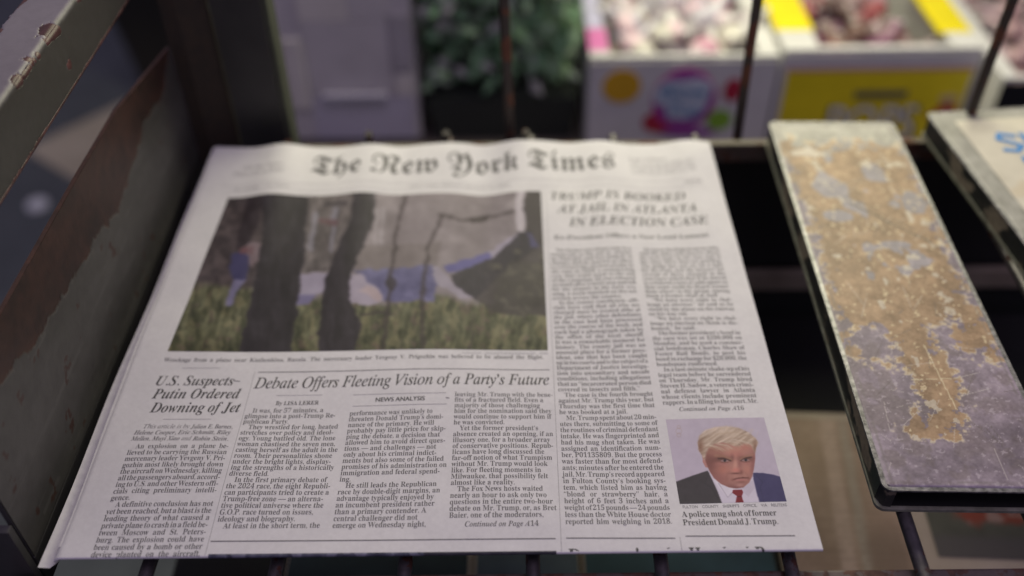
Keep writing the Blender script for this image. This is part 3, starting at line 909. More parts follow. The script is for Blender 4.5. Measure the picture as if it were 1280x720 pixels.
    img = blend(img, inpoly(X, Y, [(1170, 182), (1200, 200), (1214, 230), (1190, 230)]), [74, 72, 112])
    br = inpoly(X, Y, [(1020, 330), (1090, 270), (1240, 230), (1242, 440), (1130, 440), (1060, 410), (1000, 400)])
    bn = fbm(X*0.05, Y*0.045, 33, 5)
    bd = np.clip(1.35-np.hypot((X-1170)/120, (Y-345)/110), 0, 1)
    img = blend(img, sstep(0.30, 0.52, bn*0.75+bd*0.5-0.25), [68, 66, 56], 0.8)
    img = blend(img, sstep(0.52, 0.66, bn)*sstep(0.1, 0.4, bd), [96, 94, 76], 0.7)
    # big and small trunks in front
    tr = lambda pl: inpoly(X+5*(fbm(X*0, Y*0.03, 5)-0.5), Y, pl)
    img = blend(img, tr([(334, 40), (474, 40), (470, 150), (462, 260), (440, 400), (414, 580), (246, 580), (282, 430), (318, 270), (330, 150)]), [40, 36, 40])
    img = blend(img, tr([(626, 40), (692, 40), (684, 140), (646, 240), (612, 320), (604, 390), (642, 470), (618, 580), (506, 580), (512, 430), (536, 310), (580, 210), (612, 140)]), [43, 38, 43])
    bark = fbm(X*0.12, Y*0.015, 321, 4)
    dk_ = sstep(70, 40, img.mean(-1))
    img = img+(dk_*(bark-0.5)*34)[..., None]
    for pts, wd in [([(788, 60), (760, 170), (738, 320), (722, 440), (714, 580)], 6), ([(905, 130), (858, 230), (846, 320), (838, 430), (842, 580)], 6),
                    ([(895, 128), (950, 140), (1010, 142), (1050, 128), (1130, 124)], 5), ([(640, 440), (740, 442)], 4), ([(1005, 440), (990, 560)], 3), ([(1000, 140), (1040, 136)], 9)]:
        img = blend(img, segdist(X, Y, pts) < wd, [58, 49, 48], 0.7)
    img = blend(img, np.hypot((X-738)/14, (Y-345)/26) < 1, [52, 46, 52], 0.85)
    img = img+sstep(0.5, 0.9, fbm(X*0.02, Y*0.03, 111, 4))[..., None]*10
    # post and dark edge at the top right
    img = blend(img, inpoly(X, Y, [(1140, 40), (1166, 40), (1168, 182), (1142, 182)]), [190, 184, 186])
    img = blend(img, inpoly(X, Y, [(1166, 40), (1240, 40), (1240, 226), (1216, 226), (1180, 182), (1168, 182)]), [66, 60, 58])
    img = img+(n[..., None]-0.5)*26
    img = img.mean(-1, keepdims=True)*0.18+img*0.82
    return blur(img, 7)*0.86+np.array([4, 1, 7.])
print_picture('printed_photo', [(-131.3, 235.8), (48.2, 235.6), (48.0, 111.2), (-134.0, 112.3)], [(218, 65), (1220, 58), (1243, 555), (25, 560)], 460, 320, paint_crash)

def paint_portrait(X, Y, A, B):
    n = fbm(X*0.03, Y*0.03, 5, 4)
    img = np.ones(X.shape+(3,))*np.array([181, 170, 186.])+((Y-60)/470*10)[..., None]
    # grey badge in the corner
    for c, r, k in (((128, 108), 9, 0.5), ((128, 130), 16, 0.45), ((128, 152), 11, 0.5)):
        d = np.hypot(X-c[0], Y-c[1])
        img = blend(img, np.abs(d-r) < 3.0, [158, 136, 122], k*0.55)
    # shirt, tie, jacket
    img = blend(img, inpoly(X, Y, [(292, 350), (330, 372), (430, 452), (490, 456), (548, 384), (566, 440), (592, 545), (360, 545), (318, 440)]), [206, 198, 212])
    img = blend(img, inpoly(X, Y, [(318, 392), (352, 408), (446, 456), (432, 478), (405, 500), (350, 440)]), [216, 209, 220])
    img = blend(img, inpoly(X, Y, [(490, 456), (545, 405), (556, 450), (520, 500), (496, 476)]), [194, 184, 198])
    img = blend(img, segdist(X, Y, [(352, 420), (405, 500), (436, 470)]) < 2, [150, 140, 156], 0.6)
    img = blend(img, inpoly(X, Y, [(434, 460), (484, 458), (492, 474), (484, 494), (498, 545), (446, 545), (456, 494), (430, 476)]), [120, 28, 42])
    img = blend(img, inpoly(X, Y, [(456, 494), (484, 494), (480, 500), (460, 500)]), [80, 18, 30])
    jl = inpoly(X, Y, [(100, 414), (150, 396), (208, 376), (292, 350), (318, 402), (346, 462), (378, 545), (120, 545)])
    img = blend(img, blur(jl.astype(float), 2), [58, 52, 60])
    img = blend(img, segdist(X, Y, [(300, 362), (276, 420), (312, 444), (372, 545)]) < 2.2, [44, 40, 48], 0.5)
    jr = inpoly(X, Y, [(545, 366), (600, 368), (660, 378), (706, 392), (745, 545), (586, 545), (560, 450), (548, 400)])
    img = blend(img, blur(jr.astype(float), 2), [62, 57, 98])
    img = blend(img, segdist(X, Y, [(556, 372), (600, 420), (586, 448), (612, 545)]) < 2.2, [48, 44, 78], 0.5)
    # head
    img = blend(img, inpoly(X, Y, [(258, 248), (272, 256), (286, 300), (296, 334), (280, 332), (264, 304)]), [176, 124, 118])      # ear
    face = inpoly(X, Y, [(268, 240), (276, 290), (292, 330), (304, 356), (328, 392), (366, 424), (410, 444), (452, 452), (492, 446), (524, 420),
                         (540, 386), (550, 340), (556, 290), (556, 230), (520, 196), (440, 186), (340, 190), (284, 214)])
    img = blend(img, face, [172, 122, 112])
    img = blend(img, blur(face.astype(float), 2), [172, 122, 112], 0.9)
    f = blur(face.astype(float), 3)
    sh = lambda cx, cy, rx, ry: np.exp(-(((X-cx)/rx)**2+((Y-cy)/ry)**2))*f
    def tone(img, m, col, k):
        m = np.clip(m*k, 0, 1)[..., None]
        return img*(1-m)+np.array(col, float)*m
    img = tone(img, sh(300, 310, 62, 110), (118, 70, 68), 0.9)
    img = tone(img, sh(440, 286, 120, 17), (126, 80, 74), 0.35)
    img = tone(img, sh(352, 395, 50, 40), (146, 92, 90), 0.75)
    img = tone(img, sh(552, 330, 26, 95), (136, 84, 84), 0.85)
    img = tone(img, sh(440, 450, 100, 24), (122, 76, 76), 0.9)
    img = tone(img, sh(380, 345, 40, 26), (182, 116, 102), 0.7)
    img = tone(img, sh(512, 348, 24, 26), (186, 122, 108), 0.6)
    img = tone(img, sh(420, 236, 76, 18), (190, 138, 120), 0.7)
    img = tone(img, sh(330, 232, 50, 26), (146, 98, 84), 0.6)
    img = tone(img, sh(500, 225, 60, 16), (186, 122, 108), 0.6)
    img = tone(img, sh(450, 262, 46, 22), (192, 118, 108), 0.5)
    img = tone(img, sh(330, 255, 40, 18), (160, 108, 98), 0.6)
    img = tone(img, sh(378, 288, 46, 14), (98, 60, 58), 0.9)       # eye sockets
    img = tone(img, sh(504, 288, 36, 13), (98, 60, 58), 0.9)
    img = tone(img, sh(370, 314, 38, 9), (172, 112, 106), 0.7)
    img = tone(img, sh(508, 314, 28, 9), (172, 112, 106), 0.7)
    img = tone(img, sh(430, 280, 10, 18), (120, 74, 72), 0.7)       # frown
    img = tone(img, sh(470, 312, 15, 40), (142, 90, 88), 0.7)
    img = tone(img, sh(446, 326, 13, 46), (200, 146, 132), 0.9)     # bridge of the nose
    img = tone(img, sh(450, 350, 24, 13), (200, 122, 112), 0.8)
    img = tone(img, sh(448, 368, 30, 5), (98, 56, 56), 0.85)        # under the nose
    img = tone(img, sh(480, 360, 9, 12), (128, 76, 74), 0.7)
    img = blend(img, blur((segdist(X, Y, [(438, 402), (458, 396), (486, 393), (520, 394)]) < 3.2).astype(float), 3), [92, 48, 50], 0.95)         # mouth, turned down
    img = tone(img, sh(432, 404, 9, 7), (126, 78, 74), 0.6)
    img = tone(img, sh(522, 398, 8, 7), (126, 78, 74), 0.6)
    img = tone(img, sh(478, 405, 32, 5), (178, 110, 108), 0.8)
    img = tone(img, sh(480, 416, 28, 5), (128, 80, 78), 0.7)
    img = tone(img, sh(474, 434, 24, 8), (198, 148, 140), 0.7)
    for pts, w in [([(414, 356), (396, 386), (404, 420)], 5), ([(500, 362), (522, 386), (524, 412)], 4)]:
        img = blend(img, blur(((segdist(X, Y, pts) < w) & face).astype(float), 7), [150, 98, 92], 0.35)
    # slanted brows, eyes
    for pts, w in [([(334, 268), (376, 270), (422, 289)], 7), ([(476, 289), (506, 276), (542, 264)], 7)]:
        img = blend(img, blur((segdist(X, Y, pts) < w).astype(float), 3), [158, 116, 96], 0.6)
    for pts in ([(350, 284), (384, 284), (420, 298)], [(478, 298), (504, 284), (536, 280)]):
        img = blend(img, blur((segdist(X, Y, pts) < 4).astype(float), 2), [70, 42, 44], 0.85)
    for c in ((386, 297), (504, 296)):
        img = blend(img, np.hypot((X-c[0])/22, (Y-c[1])/6) < 1, [148, 120, 122], 0.85)
        img = blend(img, np.hypot((X-c[0]-1)/8, (Y-c[1]+1)/7) < 1, [40, 32, 42], 0.95)
        img = blend(img, blur((segdist(X, Y, [(c[0]-20, c[1]+8), (c[0], c[1]+11), (c[0]+20, c[1]+8)]) < 2.5).astype(float), 1), [116, 70, 68], 0.7)
    # swept fair hair
    hair = inpoly(X, Y, [(256, 262), (240, 238), (234, 196), (244, 156), (276, 128), (330, 112), (400, 108), (462, 116), (520, 142), (560, 176), (574, 200), (562, 226), (556, 262), (546, 236),
                         (530, 208), (500, 203), (470, 214), (440, 218), (410, 204), (370, 196), (330, 204), (298, 224), (282, 254), (274, 296)])
    img = blend(img, blur((hair & (fbm(X*0.12, Y*0.12, 8) > 0.12)).astype(float), 11), [184, 163, 146])
    ang = X*0.5+Y*0.9
    hs = fbm(ang*0.09, (X*0.9-Y*0.4)*0.012, 27, 4)
    hm = blur(hair.astype(float), 1)
    img = img+hm[..., None]*(hs[..., None]-0.5)*np.array([125, 128, 126])
    img = tone(img, np.exp(-(((X-400)/70)**2+((Y-140)/26)**2))*hm, (208, 188, 168), 0.6)
    img = tone(img, np.exp(-(((X-250)/22)**2+((Y-220)/40)**2))*hm, (128, 92, 76), 0.9)
    img = tone(img, np.exp(-(((X-556)/16)**2+((Y-220)/36)**2))*hm, (132, 98, 82), 0.9)
    # thin strands over the forehead and a ragged hairline
    for k in range(46):
        r1, r2, r3 = [float(hash2(np.array([k]), np.array([j]), 5)[0]) for j in (1, 2, 3)]
        x0 = 330+r1*220
        yb = 226+14*math.sin(x0*0.021)+r2*20
        st_ = [(x0-60-30*r3, yb-34), (x0-24, yb-24), (x0+6*r3, yb-6)]
        img = blend(img, blur((segdist(X, Y, st_) < 2.2).astype(float), 1), [172, 140, 120] if r2 > 0.45 else [204, 184, 166], 0.30)
    for k in range(40):
        r1, r2 = [float(hash2(np.array([k]), np.array([j]), 9)[0]) for j in (1, 2)]
        x0 = 236+r1*330; yt = 108+((x0-400)/170)**2*46
        img = blend(img, blur((segdist(X, Y, [(x0, yt+26), (x0+10+14*r2, yt-3-7*r2)]) < 1.6).astype(float), 1), [188, 170, 160], 0.4)
    for pts in ([(300, 228), (360, 186), (440, 170), (530, 190)], [(280, 190), (350, 150), (450, 140), (550, 176)], [(330, 232), (400, 200), (470, 205)]):
        img = blend(img, segdist(X, Y, pts) < 2.0, [168, 138, 112], 0.25)
    img = img+(n[..., None]-0.5)*12
    return blur(img, 2)*0.93+4
print_picture('printed_portrait', [(98.9, 67.3), (142.3, 67.2), (143.0, 23.2), (99.2, 23.1)], [(55, 65), (605, 60), (735, 527), (135, 535)], 260, 264, paint_portrait)

# the top of the next picture, turning over the fold
def paint_strip(X, Y, A, B):
    n = fbm(A*60, B*2, 77, 4)
    img = np.ones(X.shape+(3,))*np.array([70, 72, 86.])
    img = img+(n[..., None]-0.5)*90
    img = blend(img, (fbm(A*34, B*1.5, 79, 3) > 0.6), [150, 150, 165], 0.5)
    img = blend(img, A > 0.62, [48, 46, 50], 0.7)
    return img
print_picture('printed_photo', [(-89.6, 1.6), (47.6, 1.3), (47.6, -8), (-89.6, -8)], [(0, 0), (1, 0), (1, 1), (0, 1)], 240, 30, paint_strip)

# ------------------------------------------------------------------ the two metal bars weighing papers down
M['weight_top'] = mat_vcol('worn_weight_top', 0.52, 260, 0.3, 0.0004, 0.5)
M['weight_side'] = mat_painted('weight_side_paint', (0.020, 0.020, 0.019), (0.035, 0.035, 0.032), (0.13, 0.105, 0.078), (0.22, 0.18, 0.13), 0.535, 60, 0.42, (1, 0.5, 1))
M['weight_edge'] = mat_mottled('weight_bare_edge', (0.06, 0.058, 0.058), (0.30, 0.285, 0.29), 330, 0.35, 0.4)
M['weight_lip'] = mat_mottled('weight_lip_paint', (0.12, 0.12, 0.09), (0.26, 0.26, 0.21), 150, 0.4)
def round_rect(x0, x1, y0, y1, r, n=6):
    pts = []
    for cx, cy, a0 in ((x1-r, y0+r, -90), (x1-r, y1-r, 0), (x0+r, y1-r, 90), (x0+r, y0+r, 180)):
        for k in range(n+1):
            a = math.radians(a0+90*k/n)
            pts.append((cx+r*math.cos(a), cy+r*math.sin(a)))
    return pts
def make_weight(label, w, L, paint, loc, rz):
    t = thing('paper_weight', label, 'paper weight', loc, 'metal bars lying on the rack', rz)
    H = 0.0150
    # top face, painted per point: 0..w by 0..L
    st = 0.0005
    nx, ny = int(w/st), int(L/st)
    X, Y = np.meshgrid(np.linspace(0.0014, w-0.0014, nx+1), np.linspace(0.0014, L-0.0014, ny+1))
    r = 0.004
    # pull the corners in so that the plate is rounded
    for sx in (0, 1):
        for sy in (0, 1):
            dx = (r+0.0014-X) if sx == 0 else (X-(w-0.0014-r)); dy = (r+0.0014-Y) if sy == 0 else (Y-(L-0.0014-r))
            m = (dx > 0) & (dy > 0)
            mx = np.maximum(dx, dy); le = np.hypot(dx, dy)+1e-9
            k = np.where(m, mx/le, 1.0)
            X = np.where(m, (X+(1-k)*dx if sx == 0 else X-(1-k)*dx), X); Y = np.where(m, (Y+(1-k)*dy if sy == 0 else Y-(1-k)*dy), Y)
    col = paint(X, Y, w, L)
    dent = 0.00035*(fbm(X*40, Y*30, 15)-0.5)
    e = np.minimum(np.minimum(X, w-X), np.minimum(Y, L-Y))
    V = np.stack([X, Y, H+0.0003+dent-0.0010*sstep(0.0026, 0.0012, e)], -1).reshape(-1, 3)
    grid_obj('top_plate', V, nx, ny, lin_arr(col).reshape(-1, 3), t, M['weight_top'])
    # folded rim round the top, side walls, recessed front, bottom lip
    def ring(z0, z1, inset_o, inset_i, mat, name, r):
        bm = bmesh.new()
        po = round_rect(inset_o, w-inset_o, inset_o, L-inset_o, r); pi = round_rect(inset_i, w-inset_i, inset_i, L-inset_i, max(r-(inset_i-inset_o), 0.0005))
        rows = [[bm.verts.new((x, y, z)) for x, y in pp] for pp, z in ((po, z0), (po, z1), (pi, z1), (pi, z0))]
        n = len(po)
        for A_, B2 in zip(rows, rows[1:]+rows[:1]):
            for i in range(n):
                bm.faces.new((A_[i], A_[(i+1) % n], B2[(i+1) % n], B2[i]))
        bmesh.ops.recalc_face_normals(bm, faces=bm.faces[:])
        me = bpy.data.meshes.new(name); bm.to_mesh(me); bm.free()
        me.polygons.foreach_set('use_smooth', [True]*len(me.polygons)); me.set_sharp_from_angle(angle=math.radians(40))
        return link(name, me, t, mat)
    ring(H-0.0010, H-0.0001, 0.0, 0.0045, M['weight_edge'], 'rim', 0.0040)
    ring(0.0, 0.0016, 0.0002, 0.0020, M['weight_lip'], 'bottom_lip', 0.0042)
    b = MB()
    b.box(0.0008, 0.0034, 0.0060, L-0.004, 0.0017, H-0.0011)
    b.box(w-0.0034, w-0.0008, 0.0060, L-0.004, 0.0017, H-0.0011)
    b.box(0.004, w-0.004, L-0.0034, L-0.0008, 0.0017, H-0.0011)
    b.prism([(0.0008, 0.0065), (0.0030, 0.0020), (0.0062, 0.0012), (0.0072, 0.0034), (0.0045, 0.0065)], 'z', 0.0017, H-0.0011)
    b.prism([(w-0.0008, 0.0065), (w-0.0045, 0.0065), (w-0.0072, 0.0034), (w-0.0062, 0.0012), (w-0.0030, 0.0020)], 'z', 0.0017, H-0.0011)
    b.build('side_wall', M['weight_side'], t)
    MB().box(0.0022, w-0.0022, 0.0024, L-0.0024, 0.0003, 0.0011).box(0.0036, w-0.0036, 0.012, L-0.005, 0.0013, H-0.0014).build('core', M['black'], t)  # near-black fill paints the shade inside the open recess
    return t, H
def paint_weight_a(X, Y, w, L):
    a = X/w; bq = Y/L
    n = fbm(X*70, Y*70, 2, 5); n2 = fbm(X*260, Y*260, 6, 4); n3 = fbm(X*28, Y*28, 8, 4); fine = fbm(X*900, Y*900, 3, 2)
    base = np.array([138, 124, 137.])+(n[..., None]-0.5)*np.array([70, 66, 70])+(n2[..., None]-0.5)*46
    far = sstep(0.80, 0.93, bq+0.10*(n3-0.5))
    base = base*(1-far[..., None])+(np.array([158, 155, 145.])+(n[..., None]-0.5)*70+(n2[..., None]-0.5)*40)*far[..., None]
    brown = np.maximum(sstep(0.50, 0.66, n3+0.1*(0.35-bq)), sstep(0.52, 0.62, fbm(X*130, Y*130, 51, 4))*0.8)*(1-far)
    base = blend(base, brown, [112, 98, 100], 0.6)
    # remains of a glued label: tan, ragged, full width in the middle and a tongue towards the near end
    d1 = np.minimum(np.minimum(a-0.045, 0.955-a), np.minimum((bq-0.35)*3.2, (0.905-bq)*3.2))
    at = a-(0.35+np.clip((bq-0.10)/0.12, 0, 1)*0.13)
    d2 = np.minimum(0.130-np.abs(at), np.minimum((bq-0.115)*3.2, (0.6-bq)*3.2))
    d3 = np.minimum(np.minimum(a-0.76, 0.965-a), np.minimum((bq-0.285)*3.2, (0.6-bq)*3.2))
    d4 = np.minimum(np.minimum(a-0.03, 0.11-a), np.minimum((bq-0.265)*3.2, (0.6-bq)*3.2))
    d = np.maximum(np.maximum(d1, d2), np.maximum(d3, d4))
    rag = 0.30*(n-0.5)+0.26*(n2-0.5)
    tan = sstep(0.0, 0.012, d+rag)
    hole = sstep(0.665, 0.69, fbm(X*55+7, Y*42, 19, 5))*(bq > 0.42)
    hole = np.maximum(hole, sstep(0.05, 0.0, np.hypot((a-0.28)*0.75, (bq-0.745)*1.6)+0.22*(n-0.5)+0.1*(n2-.5))*0+ (np.hypot((a-0.29)/0.14, (bq-0.765)/0.055)+1.5*(n-0.5) < 1)
                      + (np.hypot((a-0.66)/0.07, (bq-0.80)/0.03)+1.2*(n-0.5) < 1) + (np.hypot((a-0.88)/0.09, (bq-0.70)/0.04)+1.5*(n-0.5) < 1)
                      + (np.hypot((a-0.28)/0.10, (bq-0.66)/0.018)+1.5*(n-0.5) < 1) + (np.hypot((a-0.60)/0.12, (bq-0.57)/0.012)+1.5*(n-0.5) < 1))
    hole = np.clip(hole, 0, 1)
    tcol = np.array([150, 121, 91.])+(n[..., None]-0.5)*np.array([60, 54, 46])+(n2[..., None]-0.5)*np.array([56, 52, 46])
    dk = sstep(0.58, 0.68, fbm(X*90, Y*60, 29, 4))
    tcol = blend(tcol, dk, [122, 96, 70], 0.5)
    t2 = tan*(1-hole)
    img = base*(1-t2[..., None])+tcol*t2[..., None]
    img = blend(img, hole*tan, [148, 144, 146], 0.6)
    # pale torn edges and flecks of paper
    edge = np.exp(-((d+rag-0.006)/0.02)**2)*sstep(0.42, 0.58, n2)
    img = blend(img, edge, [214, 200, 172], 0.75)
    fl = (fbm(X*420, Y*420, 41, 3) > 0.735)*tan
    img = blend(img, fl, [216, 198, 160], 0.8)
    wf = ((fbm(X*150, Y*110, 43, 4) > 0.70))*tan
    img = blend(img, wf, [198, 188, 170], 0.8)
    wb = (np.hypot((a-0.22)/0.11, (bq-0.875)/0.018)+1.4*(n2-0.5)+0.8*(n-.5) < 1)
    img = blend(img, wb, [206, 198, 184], 0.85)
    sf = (fbm(X*500, Y*500, 47, 3) > 0.72)
    img = blend(img, sf*(1-tan), [196, 186, 194], 0.45)
    # scratches
    for pts, wd, c in [([(0.40, 0.70), (0.86, 0.575)], 0.00055, (84, 72, 60)), ([(0.42, 0.715), (0.78, 0.615)], 0.0003, (96, 82, 66)), ([(0.52, 0.30), (0.56, 0.16)], 0.0003, (220, 206, 170)), ([(0.36, 0.22), (0.60, 0.225)], 0.0002, (210, 196, 160))]:
        pp = [(p[0]*w, p[1]*L) for p in pts]
        img = blend(img, (segdist(X+0.0006*(n2-.5), Y, pp) < wd), c, 0.8)
    for k in range(90):
        x0, y0 = rng.random()*w, rng.random()*L
        an = rng.normal(1.2, 0.7); ln = 0.003+rng.random()*0.014
        dd = segdist(X, Y, [(x0, y0), (x0+ln*math.cos(an), y0+ln*math.sin(an))])
        img = blend(img, dd < 0.0002, (205, 198, 190) if rng.random() < 0.6 else (92, 82, 78), 0.5)
    # worn bare strip inside the rim
    e = np.minimum(np.minimum(X, w-X), np.minimum(Y, L-Y))
    img = blend(img, sstep(0.0030, 0.0018, e+0.0016*(n2-0.5)), [196, 190, 190], 0.35)
    img = blend(img, np.exp(-((e-0.0042)/0.0006)**2)*sstep(0.4, 0.6, n), [110, 102, 100], 0.5)
    return (img+(fine[..., None]-0.5)*30)*0.93
make_weight('long worn metal bar with torn tan label remains beside the newspaper', 0.0760, 0.2730, paint_weight_a, (0.1812, 0.0232, -0.0079), -0.030)
def paint_weight_b(X, Y, w, L):
    n = fbm(X*60, Y*60, 102, 5); n2 = fbm(X*240, Y*240, 106, 4)
    img = np.array([136, 134, 127.])+(n[..., None]-0.5)*60+(n2[..., None]-0.5)*36
    e = np.minimum(np.minimum(X, w-X), np.minimum(Y, L-Y))
    img = blend(img, sstep(0.0026, 0.0016, e+0.001*(n2-0.5)), [205, 202, 196], 0.6)
    return img
wb, wH = make_weight('worn metal bar carrying a cream label with blue handwriting, at the right edge', 0.0800, 0.2600, paint_weight_b, (0.3107, 0.0448, -0.0079), 0.086)
# cream label with a blue handwritten scrawl
def paint_label(X, Y):
    n = fbm(X*80, Y*80, 66, 4)
    c = np.array([190, 184, 170.])+(n[..., None]-0.5)*26
    e = sstep(0.6, 0.75, fbm(X*40, Y*40, 3, 4))
    c = blend(c, e, [184, 170, 146], 0.6)
    return lin_arr(c)
lb = flat_print('label_sticker', 0.013, 0.067, 0.030, 0.248, wH+0.0006, paint_label, wb, M['print'])
blue, nt, b = newmat('blue_marker'); b.inputs['Base Color'].default_value = (0.03, 0.20, 0.50, 1); b.inputs['Roughness'].default_value = 0.6
def stroke(b_, pts, r=0.0016):
    P = [Vector((x, y, wH+0.0009)) for x, y in pts]
    for p, q in zip(P[:-1], P[1:]):
        d = (q-p).normalized(); s = Vector((-d.y, d.x, 0))*r
        p0 = p-d*r*0.6; q0 = q+d*r*0.6
        vs_ = [b_.bm.verts.new(v) for v in (p0-s, q0-s, q0+s, p0+s)]
        b_.bm.faces.new(vs_)
        for v in vs_:
            v.co.z += random.uniform(0, 0.0002)
sb = MB()
oy = 0.222
for pts in ([(0.041, oy+.006), (0.033, oy+.009), (0.030, oy+.004), (0.036, oy), (0.041, oy-.004), (0.036, oy-.009), (0.029, oy-.007)],
            [(0.046, oy+.008), (0.046, oy-.006), (0.052, oy-.009), (0.057, oy-.004), (0.057, oy+.008)],
            [(0.036, oy-.016), (0.036, oy-.033)], [(0.036, oy-.016), (0.046, oy-.018), (0.046, oy-.024), (0.037, oy-.025), (0.047, oy-.033)],
            [(0.056, oy-.014), (0.050, oy-.022), (0.056, oy-.032)]):
    stroke(sb, pts)
hw = sb.build('handwriting', blue, lb)

# ------------------------------------------------------------------ the sweets counter behind the rack
cm = mat_mottled('counter_board', (0.055, 0.045, 0.042), (0.085, 0.07, 0.066), 20, 0.6)
ctr = MB().box(-0.30, 1.3, 0.575, 1.65, -0.272, -0.2460, 0.002)
tag(ctr.build('counter', cm), 'brown counter board behind the rack with sweet boxes standing on it', 'counter')

def solid(name, c, rough=0.5):
    m = mat_mottled(name, tuple(x*0.93 for x in c), tuple(min(1, x*1.05) for x in c), 30, rough, bstr=0)
    return m
M['white_card'] = solid('white_card', (0.62, 0.61, 0.60))
M['yellow_card'] = solid('yellow_card', (0.80, 0.66, 0.015), 0.35)
M['pink_card'] = solid('pink_card', (0.75, 0.22, 0.50), 0.4)
M['lilac_card'] = solid('lilac_card', (0.62, 0.60, 0.80), 0.4)
M['inside'] = solid('box_inside', (0.30, 0.24, 0.21))
M['magenta'] = solid('logo_magenta', (0.50, 0.05, 0.30))
M['purple'] = solid('logo_purple', (0.28, 0.06, 0.32))
M['pale_blue'] = solid('logo_pale', (0.55, 0.62, 0.70))
M['mid_blue'] = solid('logo_blue', (0.10, 0.28, 0.50))
M['red'] = solid('print_red', (0.42, 0.02, 0.05))
M['green'] = solid('print_green', (0.22, 0.42, 0.04))
M['orange'] = solid('print_orange', (0.66, 0.38, 0.02))
M['grey_ink'] = solid('print_grey', (0.10, 0.10, 0.08))
M['black_card'] = solid('black_card', (0.008, 0.008, 0.009), 0.4)

ZB = -0.2460
def disc(cx, cz, rx, rz, y, n=40):
    b = MB()
    b.prism([(cx+rx*math.cos(2*math.pi*k/n), cz+rz*math.sin(2*math.pi*k/n)) for k in range(n)], 'y', y, y-0.0005)
    return b
def fascia_text(text, x, z, size, y, width, mat, name, parent, depth=0.0):
    P, F = set_line(text, 'sans', size, x, z, width, justify=False)
    P3 = np.stack([P[:, 0], np.full(len(P), y), P[:, 1]], 1)
    return link(name, mesh_of(P3, F), parent, mat)

def tray_box(label, x0, x1, y0, y1, ztop, front_mat, rim_parts, cat='box'):
    t = thing('candy_box', label, cat, ((x0+x1)/2, y0, ZB+0.0004), 'open display boxes of sweets on the counter')
    def add(mb, name, mat):
        o = mb.build(name, mat)
        o.parent = t
        o.matrix_parent_inverse = Matrix.Translation(-Vector(t.location))
        return o
    zb = ZB+0.0006
    add(MB().box(x0, x1, y0, y0+0.0012, zb, ztop, 0.0004), 'front_panel', front_mat)
    add(MB().box(x0+0.0014, x1-0.0014, y1-0.0012, y1, zb, ztop+0.05, 0.0004), 'back_panel', M['white_card'])
    add(MB().box(x0+0.0014, x1-0.0014, y0+0.0014, y1-0.0014, zb, zb+0.001), 'floor_panel', M['inside'])
    add(MB().box(x0, x0+0.0012, y0+0.0013, y1-0.0013, zb, ztop, 0.0003), 'side_panel', M['white_card'])
    add(MB().box(x1-0.0012, x1, y0+0.0013, y1-0.0013, zb, ztop, 0.0003), 'side_panel', M['white_card'])
    for (rx0, rx1, ry0, ry1, mat) in rim_parts:
        add(MB().box(rx0, rx1, ry0, ry1, ztop+0.0004, ztop+0.0050, 0.0012), 'rim_flap', mat)
    return t, add

def wrapped_sweets(n, x0, x1, y0, y1, z0, z1, specs, group, rad):
    protos = []
    for (lab, mat, wmat) in specs:
        t = thing('lollipop', lab, 'lollipop', (0, 0, 0), group)
        MB().ball((0, 0, 0), rad, (1, 1, 0.85), 2).build('sweet', mat, t, True)
        b = MB()
        b.tube([(0, 0, -rad*0.2), (rad*1.1, 0.0, rad*0.15), (rad*1.7, rad*0.1, rad*0.4), (rad*2.4, rad*0.2, rad*0.5)], [rad*0.9, rad*0.55, rad*0.28, rad*0.7], 9, 0.15)
        b.build('wrapper_twist', wmat, t, True)
        MB().tube([(rad*1.2, 0, rad*0.2), (rad*3.4, rad*0.25, rad*0.4)], rad*0.16, 8).build('stick', M['white_card'], t, True)
        protos.append(t)
    used = set()
    for i in range(n):
        p = protos[i % len(protos)]
        if i < len(protos):
            o = p
        else:
            o = p.copy(); COL.objects.link(o)
            for ch in list(p.children):
                c = ch.copy(); COL.objects.link(c); c.parent = o
        layer = i/n
        o.location = (random.uniform(x0, x1), random.uniform(y0, y1), z0+(z1-z0)*layer+random.uniform(-0.003, 0.003))
        o.rotation_euler = (random.uniform(-.5, .5), random.uniform(-.4, .4), random.uniform(0, 6.28))
        o.scale = (random.uniform(0.9, 1.15),)*3

def wrap_mat(name, c, rough=0.25):
    m, nt, b = newmat(name)
    n = noise_node(nt, 90, 4)
    r = ramp(nt, n.outputs['Fac'], [(0.35, c), (0.6, tuple(min(1, x*1.2+0.05) for x in c))])
    nt.links.new(r.outputs['Color'], b.inputs['Base Color'])
    b.inputs['Roughness'].default_value = rough
    bump(nt, n.outputs['Fac'], b, 0.6, 0.004)
    return m

# white box with the oval pink logo
wt, addw = tray_box('white open sweet box with an oval pink and purple logo', 0.1085, 0.2930, 0.630, 0.86, -0.1390, M['white_card'],
                    [(0.1085, 0.1300, 0.6310, 0.6440, M['white_card']), (0.1085, 0.1280, 0.6445, 0.6900, M['pink_card']), (0.1085, 0.1260, 0.6905, 0.80, M['lilac_card']),
                     (0.1305, 0.2730, 0.6310, 0.6370, M['white_card']), (0.2735, 0.2930, 0.6310, 0.80, M['white_card'])])
def pw(x, z):      # helper for marks on the front of the white box
    return x, z
FY = 0.630
addw(disc(0.1412, -0.1660, 0.0190, 0.0185, FY-0.0004), 'orange_spot', M['orange'])
addw(disc(0.2045, -0.1810, 0.0320, 0.0345, FY-0.0006), 'logo_oval', M['magenta'])
addw(disc(0.2055, -0.1815, 0.0280, 0.0310, FY-0.0012), 'logo_oval', M['purple'])
